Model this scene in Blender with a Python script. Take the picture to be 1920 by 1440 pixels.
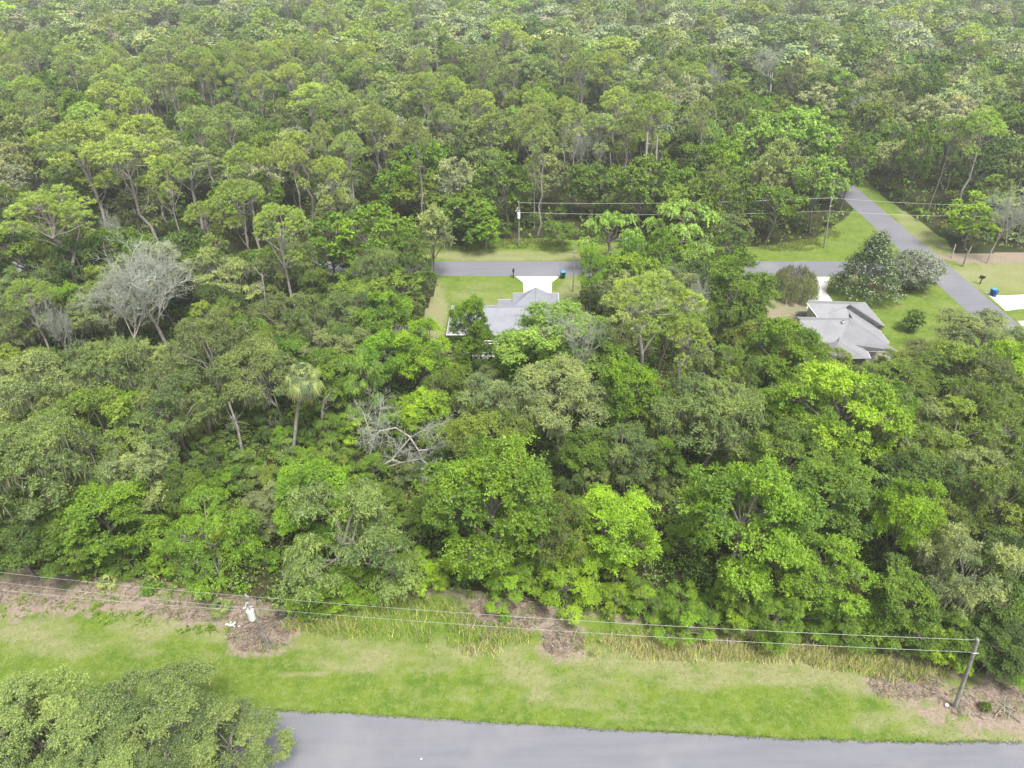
import bpy, math, random
import numpy as np
from mathutils import Vector
PI = math.pi
rng = np.random.default_rng(7)
random.seed(7)
for o in list(bpy.data.objects): bpy.data.objects.remove(o)
SC = bpy.context.scene
COL = SC.collection
# ------------------------------------------------------------------ camera, sky, sun, exposure
F_PX, CAM_H, PITCH = 1356.0, 55.0, math.radians(34)
cam = bpy.data.cameras.new('camera'); cam.sensor_width = 36; cam.lens = 36*F_PX/1920
cam.clip_start = 0.5; cam.clip_end = 9000
camo = bpy.data.objects.new('camera', cam); COL.objects.link(camo)
camo.location = (0, 0, CAM_H); camo.rotation_euler = (PI/2-PITCH, 0, 0)
SC.camera = camo
SUN_EL, SUN_AZ = math.radians(63), math.radians(152)      # azimuth clockwise from +Y: sun high on the right
w = bpy.data.worlds.new('World'); SC.world = w; w.use_nodes = True
nt = w.node_tree; bg = nt.nodes['Background']
sky = nt.nodes.new('ShaderNodeTexSky'); sky.sky_type = 'NISHITA'; sky.sun_disc = False
sky.sun_elevation = SUN_EL; sky.sun_rotation = SUN_AZ; sky.dust_density = 3.0; sky.air_density = 1.0
hs = nt.nodes.new('ShaderNodeHueSaturation'); hs.inputs['Saturation'].default_value = 0.25
nt.links.new(sky.outputs[0], hs.inputs['Color']); nt.links.new(hs.outputs[0], bg.inputs[0])
bg.inputs[1].default_value = 0.12
sl = bpy.data.lights.new('sun', 'SUN'); sl.energy = 2.8; sl.angle = math.radians(17); sl.color = (1, 0.965, 0.9)
so = bpy.data.objects.new('sun', sl); COL.objects.link(so)
sd = Vector((math.sin(SUN_AZ)*math.cos(SUN_EL), math.cos(SUN_AZ)*math.cos(SUN_EL), math.sin(SUN_EL)))
so.rotation_euler = sd.to_track_quat('Z', 'Y').to_euler(); so.location = (0, 0, 120)
SC.view_settings.view_transform = 'Standard'; SC.view_settings.look = 'None'
SC.view_settings.exposure = 0.82; SC.view_settings.gamma = 1.0
SC.render.engine = 'CYCLES'
SC.cycles.max_bounces = 6; SC.cycles.diffuse_bounces = 3; SC.cycles.transmission_bounces = 3; SC.cycles.volume_bounces = 0
SC.render.resolution_x = 1024; SC.render.resolution_y = 768
HAZE = 0.0005

# ------------------------------------------------------------------ from the photograph's pixels to the ground and back
cs, sn = math.cos(PITCH), math.sin(PITCH)
def ray(u, v):
    a, b = (u-960)/F_PX, -(v-720)/F_PX
    return np.array([a, cs+b*sn, -sn+b*cs])
def P(u, v, z=0.0):
    d = ray(u, v); t = (CAM_H-z)/(-d[2])
    return np.array([d[0]*t, d[1]*t, z])
def proj(p):
    x, y, z = p[0], p[1], p[2]-CAM_H
    dep = y*cs - z*sn
    return 960+F_PX*x/dep, 720-F_PX*(y*sn+z*cs)/dep, dep

# ------------------------------------------------------------------ mesh building
class MB:
    def __init__(s): s.v = []; s.f = []; s.n = 0; s.t = []; s.c = []; s.anyc = False
    def quads(s, V, Fq, tint=None, col=None):
        V = np.asarray(V, float); Fq = np.asarray(Fq, int)
        s.v.append(V); s.f.append(Fq+s.n); s.n += len(V)
        s.t.append(np.zeros(len(V)) if tint is None else np.broadcast_to(tint, (len(V),)))
        if col is not None: s.anyc = True
        s.c.append(np.ones((len(V), 3)) if col is None else np.broadcast_to(col, (len(V), 3)))
    def tube(s, p0, p1, r0, r1, n=5):
        p0 = np.asarray(p0, float); p1 = np.asarray(p1, float); d = p1-p0; L = np.linalg.norm(d)
        if L < 1e-6: return
        d /= L; a = np.cross(d, [0, 0, 1.] if abs(d[2]) < .9 else [1., 0, 0]); a /= np.linalg.norm(a); b = np.cross(d, a)
        th = np.arange(n)*2*PI/n; ring = np.cos(th)[:, None]*a+np.sin(th)[:, None]*b
        V = np.vstack([p0+ring*r0, p1+ring*r1]); i = np.arange(n); j = (i+1) % n
        s.quads(V, np.stack([i, j, j+n, i+n], 1), tint=rng.random()*.4)
    def path(s, pts, r0, r1, n=5):
        pts = [np.asarray(p, float) for p in pts]; m = len(pts)-1
        for k in range(m):
            s.tube(pts[k], pts[k+1], r0+(r1-r0)*k/m, r0+(r1-r0)*(k+1)/m, n)
    def box(s, c, size, rz=0.0, tint=0):
        x, y, z = [q/2 for q in size]
        V = np.array([[i, j, k] for k in (-z, z) for (i, j) in ((-x, -y), (x, -y), (x, y), (-x, y))])
        R = np.array([[math.cos(rz), -math.sin(rz), 0], [math.sin(rz), math.cos(rz), 0], [0, 0, 1]])
        V = V@R.T+np.asarray(c, float)
        s.quads(V, [[3, 2, 1, 0], [4, 5, 6, 7], [0, 1, 5, 4], [1, 2, 6, 5], [2, 3, 7, 6], [3, 0, 4, 7]], tint)
    def disc_tube(s, p0, p1, r, n=14):          # closed cylinder
        s.tube(p0, p1, r, r, n)
        for p in (p0, p1):
            s.tube(p, np.asarray(p, float)+1e-4, r, .001, n)
    def leaves(s, C, D, N, L, W, tint, col=None):
        S = np.cross(D, N); S /= (np.linalg.norm(S, axis=1, keepdims=True)+1e-9)
        L = np.asarray(L).reshape(-1, 1); W = np.asarray(W).reshape(-1, 1); n = len(C)
        V = np.stack([C-D*L/2, C+S*W/2-D*L*.08, C+D*L/2, C-S*W/2-D*L*.08], 1).reshape(-1, 3)
        s.quads(V, np.arange(4*n).reshape(n, 4), np.repeat(np.broadcast_to(tint, (n,)), 4),
                None if col is None else np.repeat(np.broadcast_to(col, (n, 3)), 4, axis=0))
    def mesh(s, name, mat, smooth=False):
        V = np.vstack(s.v); Fq = np.vstack(s.f); T = np.concatenate(s.t)
        me = bpy.data.meshes.new(name); nv, nf = len(V), len(Fq)
        me.vertices.add(nv); me.vertices.foreach_set('co', V.astype(np.float32).ravel())
        me.loops.add(nf*4); me.loops.foreach_set('vertex_index', Fq.astype(np.int32).ravel())
        me.polygons.add(nf); me.polygons.foreach_set('loop_start', (np.arange(nf)*4).astype(np.int32))
        me.polygons.foreach_set('loop_total', np.full(nf, 4, np.int32))
        a = me.attributes.new('tint', 'FLOAT', 'POINT'); a.data.foreach_set('value', T.astype(np.float32))
        if s.anyc:
            a = me.attributes.new('leafcol', 'FLOAT_VECTOR', 'POINT'); a.data.foreach_set('vector', np.vstack(s.c).astype(np.float32).ravel())
        me.update(calc_edges=True)
        if smooth: me.polygons.foreach_set('use_smooth', np.ones(nf, bool))
        me.materials.append(mat); return me
    def build(s, name, mat, parent=None, smooth=False):
        return link(name, s.mesh(name, mat, smooth), parent)
def link(name, me, parent=None, loc=None):
    o = bpy.data.objects.new(name, me); COL.objects.link(o)
    if parent is not None: o.parent = parent
    if loc is not None: o.location = loc
    return o
def tag(o, label=None, cat=None, group=None, kind=None):
    if label: o['label'] = label
    if cat: o['category'] = cat
    if group: o['group'] = group
    if kind: o['kind'] = kind
    return o
def thing(name, label, cat, loc=(0, 0, 0), rz=0, group=None):
    o = bpy.data.objects.new(name, None); COL.objects.link(o); o.empty_display_size = .3
    o.location = loc; o.rotation_euler = (0, 0, rz); return tag(o, label, cat, group)
def polymesh(name, polys, mat, parent=None):    # list of n-gons given as 3D points
    V = []; Fc = []
    for p in polys:
        Fc.append(list(range(len(V), len(V)+len(p)))); V += [tuple(map(float, q)) for q in p]
    me = bpy.data.meshes.new(name); me.from_pydata(V, [], Fc); me.update(); me.materials.append(mat)
    return link(name, me, parent)

# ------------------------------------------------------------------ materials
def newmat(name):
    m = bpy.data.materials.new(name); m.use_nodes = True; nt = m.node_tree
    return m, nt, nt.nodes['Principled BSDF']
def node(nt, t, **kw):
    n = nt.nodes.new(t)
    for k, v in kw.items(): setattr(n, k, v)
    return n
def mixc(nt, a, b, fac, mode='MIX'):
    m = node(nt, 'ShaderNodeMix', data_type='RGBA', blend_type=mode)
    for sock, val in ((m.inputs[0], fac), (m.inputs[6], a), (m.inputs[7], b)):
        if isinstance(val, bpy.types.NodeSocket): nt.links.new(val, sock)
        elif isinstance(val, (int, float)): sock.default_value = val
        else: sock.default_value = (*val, 1)
    return m.outputs[2]
def noise(nt, scale, detail=4, rough=.6, vec=None, dist=0):
    n = node(nt, 'ShaderNodeTexNoise'); n.inputs['Scale'].default_value = scale; n.inputs['Detail'].default_value = detail
    n.inputs['Roughness'].default_value = rough; n.inputs['Distortion'].default_value = dist
    if vec is None:
        vec = node(nt, 'ShaderNodeNewGeometry').outputs['Position']
    nt.links.new(vec, n.inputs['Vector']); return n.outputs[0]
def ramp(nt, fac, lo, hi):
    r = node(nt, 'ShaderNodeMapRange'); r.inputs[1].default_value = lo; r.inputs[2].default_value = hi
    nt.links.new(fac, r.inputs[0]); return r.outputs[0]
def attr(nt, name, out='Fac'):
    a = node(nt, 'ShaderNodeAttribute', attribute_name=name); return a.outputs[out]
def leaf_mat(name, source='object', trans=.32):
    m, nt, pb = newmat(name); nt.nodes.remove(pb); out = nt.nodes['Material Output']
    if source == 'object': base = node(nt, 'ShaderNodeObjectInfo').outputs['Color']
    else: base = attr(nt, 'leafcol', 'Vector')
    t = attr(nt, 'tint')
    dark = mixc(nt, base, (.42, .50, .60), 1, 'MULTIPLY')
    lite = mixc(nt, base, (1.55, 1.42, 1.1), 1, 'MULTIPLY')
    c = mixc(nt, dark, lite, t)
    d = node(nt, 'ShaderNodeBsdfDiffuse'); tr = node(nt, 'ShaderNodeBsdfTranslucent'); gl = node(nt, 'ShaderNodeBsdfGlossy')
    gl.inputs['Roughness'].default_value = .55; gl.inputs['Color'].default_value = (.9, .95, 1, 1)
    nt.links.new(c, d.inputs[0]); tc = mixc(nt, c, (1.25, 1.3, .7), 1, 'MULTIPLY'); nt.links.new(tc, tr.inputs[0])
    mx = node(nt, 'ShaderNodeMixShader'); mx.inputs[0].default_value = trans
    nt.links.new(d.outputs[0], mx.inputs[1]); nt.links.new(tr.outputs[0], mx.inputs[2])
    m2 = node(nt, 'ShaderNodeMixShader'); m2.inputs[0].default_value = .04
    nt.links.new(mx.outputs[0], m2.inputs[1]); nt.links.new(gl.outputs[0], m2.inputs[2])
    nt.links.new(m2.outputs[0], out.inputs[0]); return m
def simple(name, c1, c2=None, scale=3, rough=.8, detail=4, metal=0, bump=0, coord=None, lo=.35, hi=.65):
    m, nt, pb = newmat(name); pb.inputs['Roughness'].default_value = rough; pb.inputs['Metallic'].default_value = metal
    pb.inputs['Specular IOR Level'].default_value = .25
    c2 = c2 or tuple(q*.75 for q in c1)
    vec = None
    if coord == 'obj': vec = node(nt, 'ShaderNodeTexCoord').outputs['Object']
    n = noise(nt, scale, detail, vec=vec)
    nt.links.new(mixc(nt, c1, c2, ramp(nt, n, lo, hi)), pb.inputs['Base Color'])
    if bump:
        b = node(nt, 'ShaderNodeBump'); b.inputs['Strength'].default_value = bump; b.inputs['Distance'].default_value = .05
        nt.links.new(n, b.inputs['Height']); nt.links.new(b.outputs[0], pb.inputs['Normal'])
    return m
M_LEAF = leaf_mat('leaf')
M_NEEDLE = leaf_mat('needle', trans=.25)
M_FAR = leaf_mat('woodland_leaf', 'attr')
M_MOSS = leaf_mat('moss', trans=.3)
M_BARK = simple('bark_grey', (.26, .24, .21), (.13, .12, .10), 4, coord='obj')
M_PBARK = simple('bark_pine', (.40, .37, .34), (.22, .19, .17), 5, coord='obj')
M_PALE = simple('bark_bleached', (.46, .43, .39), (.24, .22, .19), 2.5, coord='obj')
M_LICH = simple('lichen_twigs', (.47, .50, .42), (.29, .31, .25), 3, coord='obj')
M_POLE = simple('pole_wood', (.36, .34, .31), (.20, .185, .17), 1.5, rough=.9)
M_WIRE = simple('wire_aluminium', (.58, .59, .56), (.48, .5, .48), 1, rough=.4, metal=.3)
M_WHITE = simple('white_paint', (.80, .80, .79), (.7, .7, .69), 2, rough=.5)
M_CONC = simple('concrete', (.70, .69, .66), (.60, .59, .56), .6, rough=.9)
M_WALL = simple('stucco', (.62, .59, .53), (.55, .52, .47), 1, rough=.9)
M_GLASS = simple('window_glass', (.03, .04, .05), (.02, .03, .03), 1, rough=.08)
M_BLACK = simple('black_metal', (.012, .012, .012), (.02, .02, .02), 3, rough=.5)
M_GREENP = simple('green_plastic', (.01, .16, .10), (.01, .12, .08), 3, rough=.45)
M_BLUEP = simple('blue_plastic', (.015, .13, .42), (.01, .10, .33), 3, rough=.45)
M_LBLUE = simple('light_blue_plastic', (.12, .40, .62), (.10, .33, .52), 3, rough=.45)
M_RUBBER = simple('rubber', (.04, .036, .035), (.07, .06, .055), 6, rough=.8)
M_MULCH = simple('mulch', (.20, .085, .055), (.10, .05, .035), 8, rough=1)
def shingle(name, c):
    m, nt, pb = newmat(name); pb.inputs['Roughness'].default_value = .75; pb.inputs['Specular IOR Level'].default_value = .4
    n1 = noise(nt, 9, 3); n2 = noise(nt, .5, 3)
    a = mixc(nt, c, tuple(q*.82 for q in c), ramp(nt, n1, .35, .65)); b = mixc(nt, a, tuple(q*.72 for q in c), ramp(nt, n2, .45, .8))
    nt.links.new(b, pb.inputs['Base Color']); return m
M_ROOF1 = shingle('shingle_blue_grey', (.31, .32, .36)); M_ROOF2 = shingle('shingle_grey', (.31, .31, .33)); M_ROOF3 = shingle('shingle_far', (.30, .32, .34))
def road_mat():
    m, nt, pb = newmat('asphalt'); pb.inputs['Roughness'].default_value = .85; pb.inputs['Specular IOR Level'].default_value = .3
    geo = node(nt, 'ShaderNodeNewGeometry').outputs['Position']; mp = node(nt, 'ShaderNodeMapping'); mp.inputs['Scale'].default_value = (.12, 1.4, 1)
    mp.inputs['Rotation'].default_value = (0, 0, .04)
    nt.links.new(geo, mp.inputs[0]); st = noise(nt, 1.0, 5, .6, mp.outputs[0]); fine = noise(nt, 14, 3, .7); big = noise(nt, .12, 3)
    c = mixc(nt, (.205, .207, .236), (.178, .18, .206), ramp(nt, st, .4, .7))
    c = mixc(nt, c, (.25, .25, .265), ramp(nt, big, .5, .75)); c = mixc(nt, c, (.20, .20, .205), ramp(nt, fine, .55, .8)); mp2 = node(nt, 'ShaderNodeMapping'); mp2.inputs['Scale'].default_value = (.35, .5, 1); nt.links.new(geo, mp2.inputs[0]); crn = noise(nt, 1.0, 9, .75, mp2.outputs[0], 1.5); cd = node(nt, 'ShaderNodeMath', operation='SUBTRACT'); cd.inputs[1].default_value = .5; nt.links.new(crn, cd.inputs[0]); ab = node(nt, 'ShaderNodeMath', operation='ABSOLUTE'); nt.links.new(cd.outputs[0], ab.inputs[0]); ck = node(nt, 'ShaderNodeMapRange'); ck.inputs[1].default_value = .0; ck.inputs[2].default_value = .006; ck.inputs[3].default_value = .45; ck.inputs[4].default_value = 0; nt.links.new(ab.outputs[0], ck.inputs[0]); c = mixc(nt, c, (.11, .11, .115), ck.outputs[0])
    nt.links.new(c, pb.inputs['Base Color']); return m
M_ROAD = road_mat()
def floor_mat():
    m, nt, pb = newmat('forest_floor'); pb.inputs['Roughness'].default_value = 1; pb.inputs['Specular IOR Level'].default_value = .1
    c = mixc(nt, (.040, .055, .016), (.070, .055, .032), ramp(nt, noise(nt, .35, 5), .42, .62))
    c = mixc(nt, c, (.03, .045, .012), ramp(nt, noise(nt, 3, 4), .5, .7))
    nt.links.new(c, pb.inputs['Base Color']); return m
M_FLOOR = floor_mat()
def grass_mat():            # 'dry' and 'bare' grow in real patches stored per vertex
    m, nt, pb = newmat('mown_grass'); pb.inputs['Roughness'].default_value = 1; pb.inputs['Specular IOR Level'].default_value = .1
    g = mixc(nt, (.098, .172, .018), (.155, .225, .026), ramp(nt, noise(nt, .35, 4), .38, .62))
    g = mixc(nt, g, (.22, .27, .07), ramp(nt, noise(nt, 1.3, 6, .75), .45, .68))
    g = mixc(nt, g, (.07, .13, .018), ramp(nt, noise(nt, 7, 4, .8), .55, .8))
    g = mixc(nt, g, (.36, .38, .24), ramp(nt, noise(nt, 3.1, 6, .85), .56, .74))
    dry = mixc(nt, (.36, .34, .20), (.22, .235, .09), ramp(nt, noise(nt, 2.5, 5, .8), .35, .65))
    bare = mixc(nt, (.42, .33, .27), (.20, .16, .125), ramp(nt, noise(nt, 3.5, 6, .8), .35, .65))
    c = mixc(nt, g, dry, attr(nt, 'dry')); c = mixc(nt, c, bare, attr(nt, 'bare'))
    nt.links.new(c, pb.inputs['Base Color'])
    b = node(nt, 'ShaderNodeBump'); b.inputs['Strength'].default_value = .6; b.inputs['Distance'].default_value = .08
    nt.links.new(noise(nt, 9, 4, .8), b.inputs['Height']); nt.links.new(b.outputs[0], pb.inputs['Normal'])
    return m
M_GRASS = grass_mat()

# ------------------------------------------------------------------ small helpers
def vnoise(x, y, seed=0, octaves=4):
    x = np.asarray(x, float); y = np.asarray(y, float); out = 0; amp = 1; tot = 0
    for o in range(octaves):
        xi = np.floor(x).astype(int); yi = np.floor(y).astype(int); fx = x-xi; fy = y-yi
        fx = fx*fx*(3-2*fx); fy = fy*fy*(3-2*fy)
        def h(a, b):
            n = (a*374761393+b*668265263+(seed+o)*974634777) & 0xffffffff
            n = ((n ^ (n >> 13))*1274126177) & 0xffffffff
            return ((n ^ (n >> 16)) & 0xffff)/65535.0
        out = out+amp*((h(xi, yi)*(1-fx)+h(xi+1, yi)*fx)*(1-fy)+(h(xi, yi+1)*(1-fx)+h(xi+1, yi+1)*fx)*fy)
        tot += amp; amp *= .5; x = x*2.03+17; y = y*2.03+9
    return out/tot
def inpoly(x, y, poly):
    x = np.asarray(x, float); y = np.asarray(y, float); r = np.zeros(x.shape, bool); n = len(poly)
    for i in range(n):
        x0, y0 = poly[i][:2]; x1, y1 = poly[(i+1) % n][:2]
        if y0 == y1: continue
        c = ((y0 > y) != (y1 > y)) & (x < (x1-x0)*(y-y0)/(y1-y0)+x0); r ^= c
    return r
def W(pts): return [tuple(P(u, v)[:2]) for u, v in pts]
def unit(n):
    v = rng.normal(size=(n, 3)); return v/np.linalg.norm(v, axis=1, keepdims=True)
def nz(v): return v/(np.linalg.norm(v, axis=-1, keepdims=True)+1e-9)

# ------------------------------------------------------------------ ground, roads, lawns
def sheet(name, poly, z, mat):
    o = polymesh(name, [[(x, y, z) for x, y in poly]], mat); tag(o, kind='structure'); return o
g = polymesh('ground', [[(-3000, -900, 0), (3000, -900, 0), (3000, 4200, 0), (-3000, 4200, 0)]], M_FLOOR); tag(g, kind='structure')
# near road
up = [(-500, 1322), (0, 1318), (300, 1322), (525, 1333), (700, 1340), (900, 1353), (1200, 1371), (1500, 1386), (1700, 1391), (1920, 1391), (2400, 1380)]
UPW = W(up)
def wobble(pts, step=.5, amp=.05, seed=0):
    out = []
    for (x0, y0), (x1, y1) in zip(pts[:-1], pts[1:]):
        L = math.hypot(x1-x0, y1-y0); k = max(1, int(L/step))
        for i in range(k):
            t = i/k; x = x0+(x1-x0)*t; y = y0+(y1-y0)*t
            d = (float(vnoise(x*1.3+y*1.1, y*.7, seed))-.5)*2*amp; nx, ny = -(y1-y0)/L, (x1-x0)/L
            out.append((x+nx*d, y+ny*d))
    out.append(pts[-1]); return out
low = [(x, y-7.4) for x, y in reversed(UPW)]
sheet('road', wobble(UPW, .4, .09)+low, .008, M_ROAD)
# back street and side road
bs_top = [P(-900, 490)[1], P(0, 490)[1]]
Y1, Y0 = P(960, 490)[1], P(960, 517.5)[1]
JX = P(1640, 500)[0]
sheet('back_street', wobble([(-160, Y0), (JX+2, Y0)], 1, .06, 3)+wobble([(JX+2, Y1), (-160, Y1)], 1, .06, 4), .008, M_ROAD)
L0, L1 = P(1802, 576)[:2], P(1613, 400)[:2]; R0, R1 = P(1914, 612)[:2], P(1645, 385)[:2]
dr = (R1-R0)/np.linalg.norm(R1-R0); nr = np.array([dr[1], -dr[0]])
mid = (L0+L1+R0+R1)/4; hw = abs(np.dot((R0+R1)/2-(L0+L1)/2, nr))/2
sa, sb = mid-dr*70, mid+dr*170
side = [tuple(sa-nr*hw), tuple(sb-nr*hw), tuple(sb+nr*hw), tuple(sa+nr*hw)]
sheet('side_road', wobble(side[:2], 1, .06, 5)+wobble(side[2:], 1, .06, 6), .012, M_ROAD)
print('road widths', Y1-Y0, hw*2)

WOODEDGE = [(-300, 1075), (0, 1078), (200, 1095), (400, 1118), (520, 1150), (560, 1162), (640, 1160), (700, 1125), (860, 1118), (900, 1125), (1000, 1150), (1150, 1165), (1250, 1178), (1380, 1192), (1500, 1205), (1650, 1222), (1740, 1250), (1800, 1275), (1920, 1285), (2300, 1300)]
def wood_v(u): return np.interp(u, [a for a, b in WOODEDGE], [b for a, b in WOODEDGE])
def grid_sheet(name, x0, x1, y0, y1, step, inside, z, fields):
    xs = np.arange(x0, x1+step, step); ys = np.arange(y0, y1+step, step); X, Y = np.meshgrid(xs, ys)
    nx, ny = len(xs), len(ys); idx = np.arange(nx*ny).reshape(ny, nx)
    Fq = np.stack([idx[:-1, :-1], idx[:-1, 1:], idx[1:, 1:], idx[1:, :-1]], -1).reshape(-1, 4)
    cx = X.ravel()[Fq].mean(1); cy = Y.ravel()[Fq].mean(1); Fq = Fq[inside(cx, cy)]
    used = np.unique(Fq); mp = -np.ones(nx*ny, int); mp[used] = np.arange(len(used)); Fq = mp[Fq]
    Xf, Yf = X.ravel()[used], Y.ravel()[used]; m = MB()
    m.quads(np.stack([Xf, Yf, np.full(len(Xf), z)], 1), Fq); o = m.build(name, M_GRASS)
    for nm, fn in fields.items():
        a = o.data.attributes.new(nm, 'FLOAT', 'POINT'); a.data.foreach_set('value', np.clip(fn(Xf, Yf), 0, 1).astype(np.float32))
    return tag(o, kind='structure')
def ell(u, v, U, V, ru, rv, soft=.5):
    d = np.sqrt(((u-U)/ru)**2+((v-V)/rv)**2); return np.clip((1-d)/soft+.5, 0, 1)
def vp(x, y):
    dep = y*cs+CAM_H*sn; return 960+F_PX*x/dep, 720-F_PX*(y*sn-CAM_H*cs)/dep
def near_bare(x, y):
    u, v = vp(x, y); n = vnoise(x*.9, y*.9, 11)-.5
    b = np.maximum.reduce([ell(u, v, 130, 1115, 330, 38), ell(u, v, 430, 1145, 170, 28), ell(u, v, 480, 1192, 72, 38), ell(u, v, 540, 1165, 60, 30),
        ell(u, v, 960, 1150, 100, 45), ell(u, v, 1055, 1205, 45, 38), ell(u, v, 1690, 1275, 75, 38), ell(u, v, 1750, 1310, 80, 30),
        ell(u, v, 1880, 1330, 130, 50), ell(u, v, 1330, 1195, 50, 25), ell(u, v, 40, 1150, 120, 18)*.7])
    edge = np.clip((wood_v(u)+4-v)/14, 0, 1)
    n2 = vnoise(x*2.6, y*2.6, 12)-.5; return np.clip(np.maximum(b, edge)*1.25+n*2.6+n2*1.6-.2, 0, 1)*np.clip(np.maximum(b, edge)*4, 0, 1)
def near_dry(x, y):
    u, v = vp(x, y); n = vnoise(x*.5, y*.9, 21)-.5; n2 = vnoise(x*.16, y*.5, 33)
    b = np.maximum.reduce([ell(u, v, 900, 1235, 420, 32)*.8, ell(u, v, 1300, 1255, 400, 42)*.9, ell(u, v, 1650, 1300, 180, 55)*.9, ell(u, v, 250, 1200, 330, 40)*.55,
        ell(u, v, 600, 1200, 160, 28)*.6, ell(u, v, 1120, 1310, 180, 22)*.5, ell(u, v, 1850, 1365, 160, 30)*.6, ell(u, v, 40, 1190, 60, 14), ell(u, v, 570, 1264, 60, 6)])
    lush = np.maximum(ell(u, v, 1480, 1322, 190, 35), ell(u, v, 480, 1215, 60, 25))
    return np.clip(b*.95+n*1.5-.24+(n2-.5)*1.0-lush*.8, 0, .8)
def near_in(x, y):
    yr = np.interp(x, [p[0] for p in UPW], [p[1] for p in UPW]); u, v = vp(x, y)
    return (y > yr-.6) & (v > wood_v(u)-16)
grid_sheet('verge', -62, 62, 22, 56, .22, near_in, .004, {'dry': near_dry, 'bare': near_bare})
# a strip of grass on the near side of the road
grid_sheet('verge', -62, 62, 8, 32, .5, lambda x, y: y < np.interp(x, [p[0] for p in UPW], [p[1] for p in UPW])-7.0, .004,
           {'dry': lambda x, y: vnoise(x*.4, y*.4, 5)*.5, 'bare': lambda x, y: x*0})
# back street verges and gardens
LAWN1 = W([(822, 500), (1100, 500), (1085, 560), (1140, 640), (1060, 680), (800, 690), (790, 620), (800, 580), (815, 545)])
LAWN2 = W([(1440, 500), (1700, 500), (1930, 640), (1700, 690), (1420, 690), (1440, 560)])
VERGE = W([(790, 455), (840, 463), (930, 452), (1000, 446), (1080, 450), (1300, 462), (1440, 462), (1530, 448), (1590, 405), (1600, 392), (1583, 355), (1600, 338), (1622, 336), (1660, 372), (1720, 412), (1775, 452), (1790, 476), (2050, 470), (2100, 700), (1700, 640), (1640, 505), (780, 505)])
def back_in(x, y): return inpoly(x, y, LAWN1) | inpoly(x, y, LAWN2) | inpoly(x, y, VERGE)
def back_dry(x, y):
    u, v = vp(x, y); n = vnoise(x*.35, y*.5, 9)-.5
    b = np.maximum.reduce([ell(u, v, 950, 480, 170, 9)*.8, ell(u, v, 818, 585, 22, 55), ell(u, v, 1075, 560, 30, 50)*.6, ell(u, v, 1880, 520, 110, 30)*.75, ell(u, v, 1560, 520, 60, 20)*.3,
                           ell(u, v, 1720, 420, 40, 50)*.6, ell(u, v, 900, 555, 70, 25)*.35])
    return np.clip(b+n*.9-.05, 0, .85)
def back_bare(x, y):
    u, v = vp(x, y); n = vnoise(x*.6, y*.6, 19)-.5
    b = np.maximum.reduce([ell(u, v, 1880, 482, 130, 13), ell(u, v, 1470, 575, 50, 45)*.8, ell(u, v, 810, 600, 14, 40)*.35, ell(u, v, 1760, 470, 30, 16)*.5])
    return np.clip(b*1.2+n-.2, 0, 1)
grid_sheet('lawn', -40, 150, 70, 170, .45, back_in, .004, {'dry': back_dry, 'bare': back_bare})
def drive(pts, lab):
    o = polymesh('driveway', [[(*P(u, v)[:2], .016) for u, v in pts]], M_CONC); tag(o, kind='structure'); return o
drive([(966, 518), (1050, 518), (1035, 529.6), (1034, 556), (982, 556), (981, 530)], '')
drive([(1512, 578), (1526, 519), (1556, 519), (1549, 546), (1570, 578)], '')
drive([(1846, 547), (1873, 554), (1890, 554), (1990, 548), (1990, 575), (1908, 580), (1886, 583)], '')
drive([(1908, 602), (1960, 600), (1960, 640), (1925, 622)], '')

# ------------------------------------------------------------------ trees
def puff(m, c, r, n, size, tint0, droop=0., flat=.75, asp=.5, col=None):
    """a spray of leafy twigs radiating up and outward from c"""
    k = max(4, n//16); T = unit(k); T[:, 2] = np.where(T[:, 2] < -.2, -T[:, 2], T[:, 2]); ln = r*(.75+.75*rng.random(k)); w_ = rng.integers(k, size=n)
    t = (.12+.88*rng.random(n)**.75); U = T[w_]; C = c+U*(t*ln[w_])[:, None]*np.array([1, 1, flat])+rng.normal(size=(n, 3))*r*.10
    C[:, 2] -= (droop+.22)*r*t*t*(1-.4*U[:, 2])
    N = nz(U*.5+unit(n)*.6+np.array([0, 0, .7])); D = nz(U*.8+unit(n)*.8-np.array([0, 0, .35+droop])); S = np.cross(D, N); N = nz(np.cross(S, D))
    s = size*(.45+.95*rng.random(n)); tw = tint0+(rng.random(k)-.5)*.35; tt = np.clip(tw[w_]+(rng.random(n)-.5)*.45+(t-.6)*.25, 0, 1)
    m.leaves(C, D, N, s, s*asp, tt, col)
def limb(b, p0, p1, r0, r1, n=5, bend=.12, segs=4):
    p0 = np.asarray(p0, float); p1 = np.asarray(p1, float); L = np.linalg.norm(p1-p0); pts = [p0]
    off = rng.normal(size=3)*bend*L
    for k in range(1, segs):
        t = k/segs; pts.append(p0+(p1-p0)*t+off*math.sin(PI*t)+rng.normal(size=3)*.02*L+np.array([0, 0, .08*L*math.sin(PI*t)]))
    pts.append(p1); b.path(pts, r0, r1, n); return pts
LODS = {'near': (15, 300, .185), 'mid': (11, 135, .32), 'far': (8, 76, .58), 'hero': (18, 400, .135)}    # puffs per lobe, leaves per puff, leaf size
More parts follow.
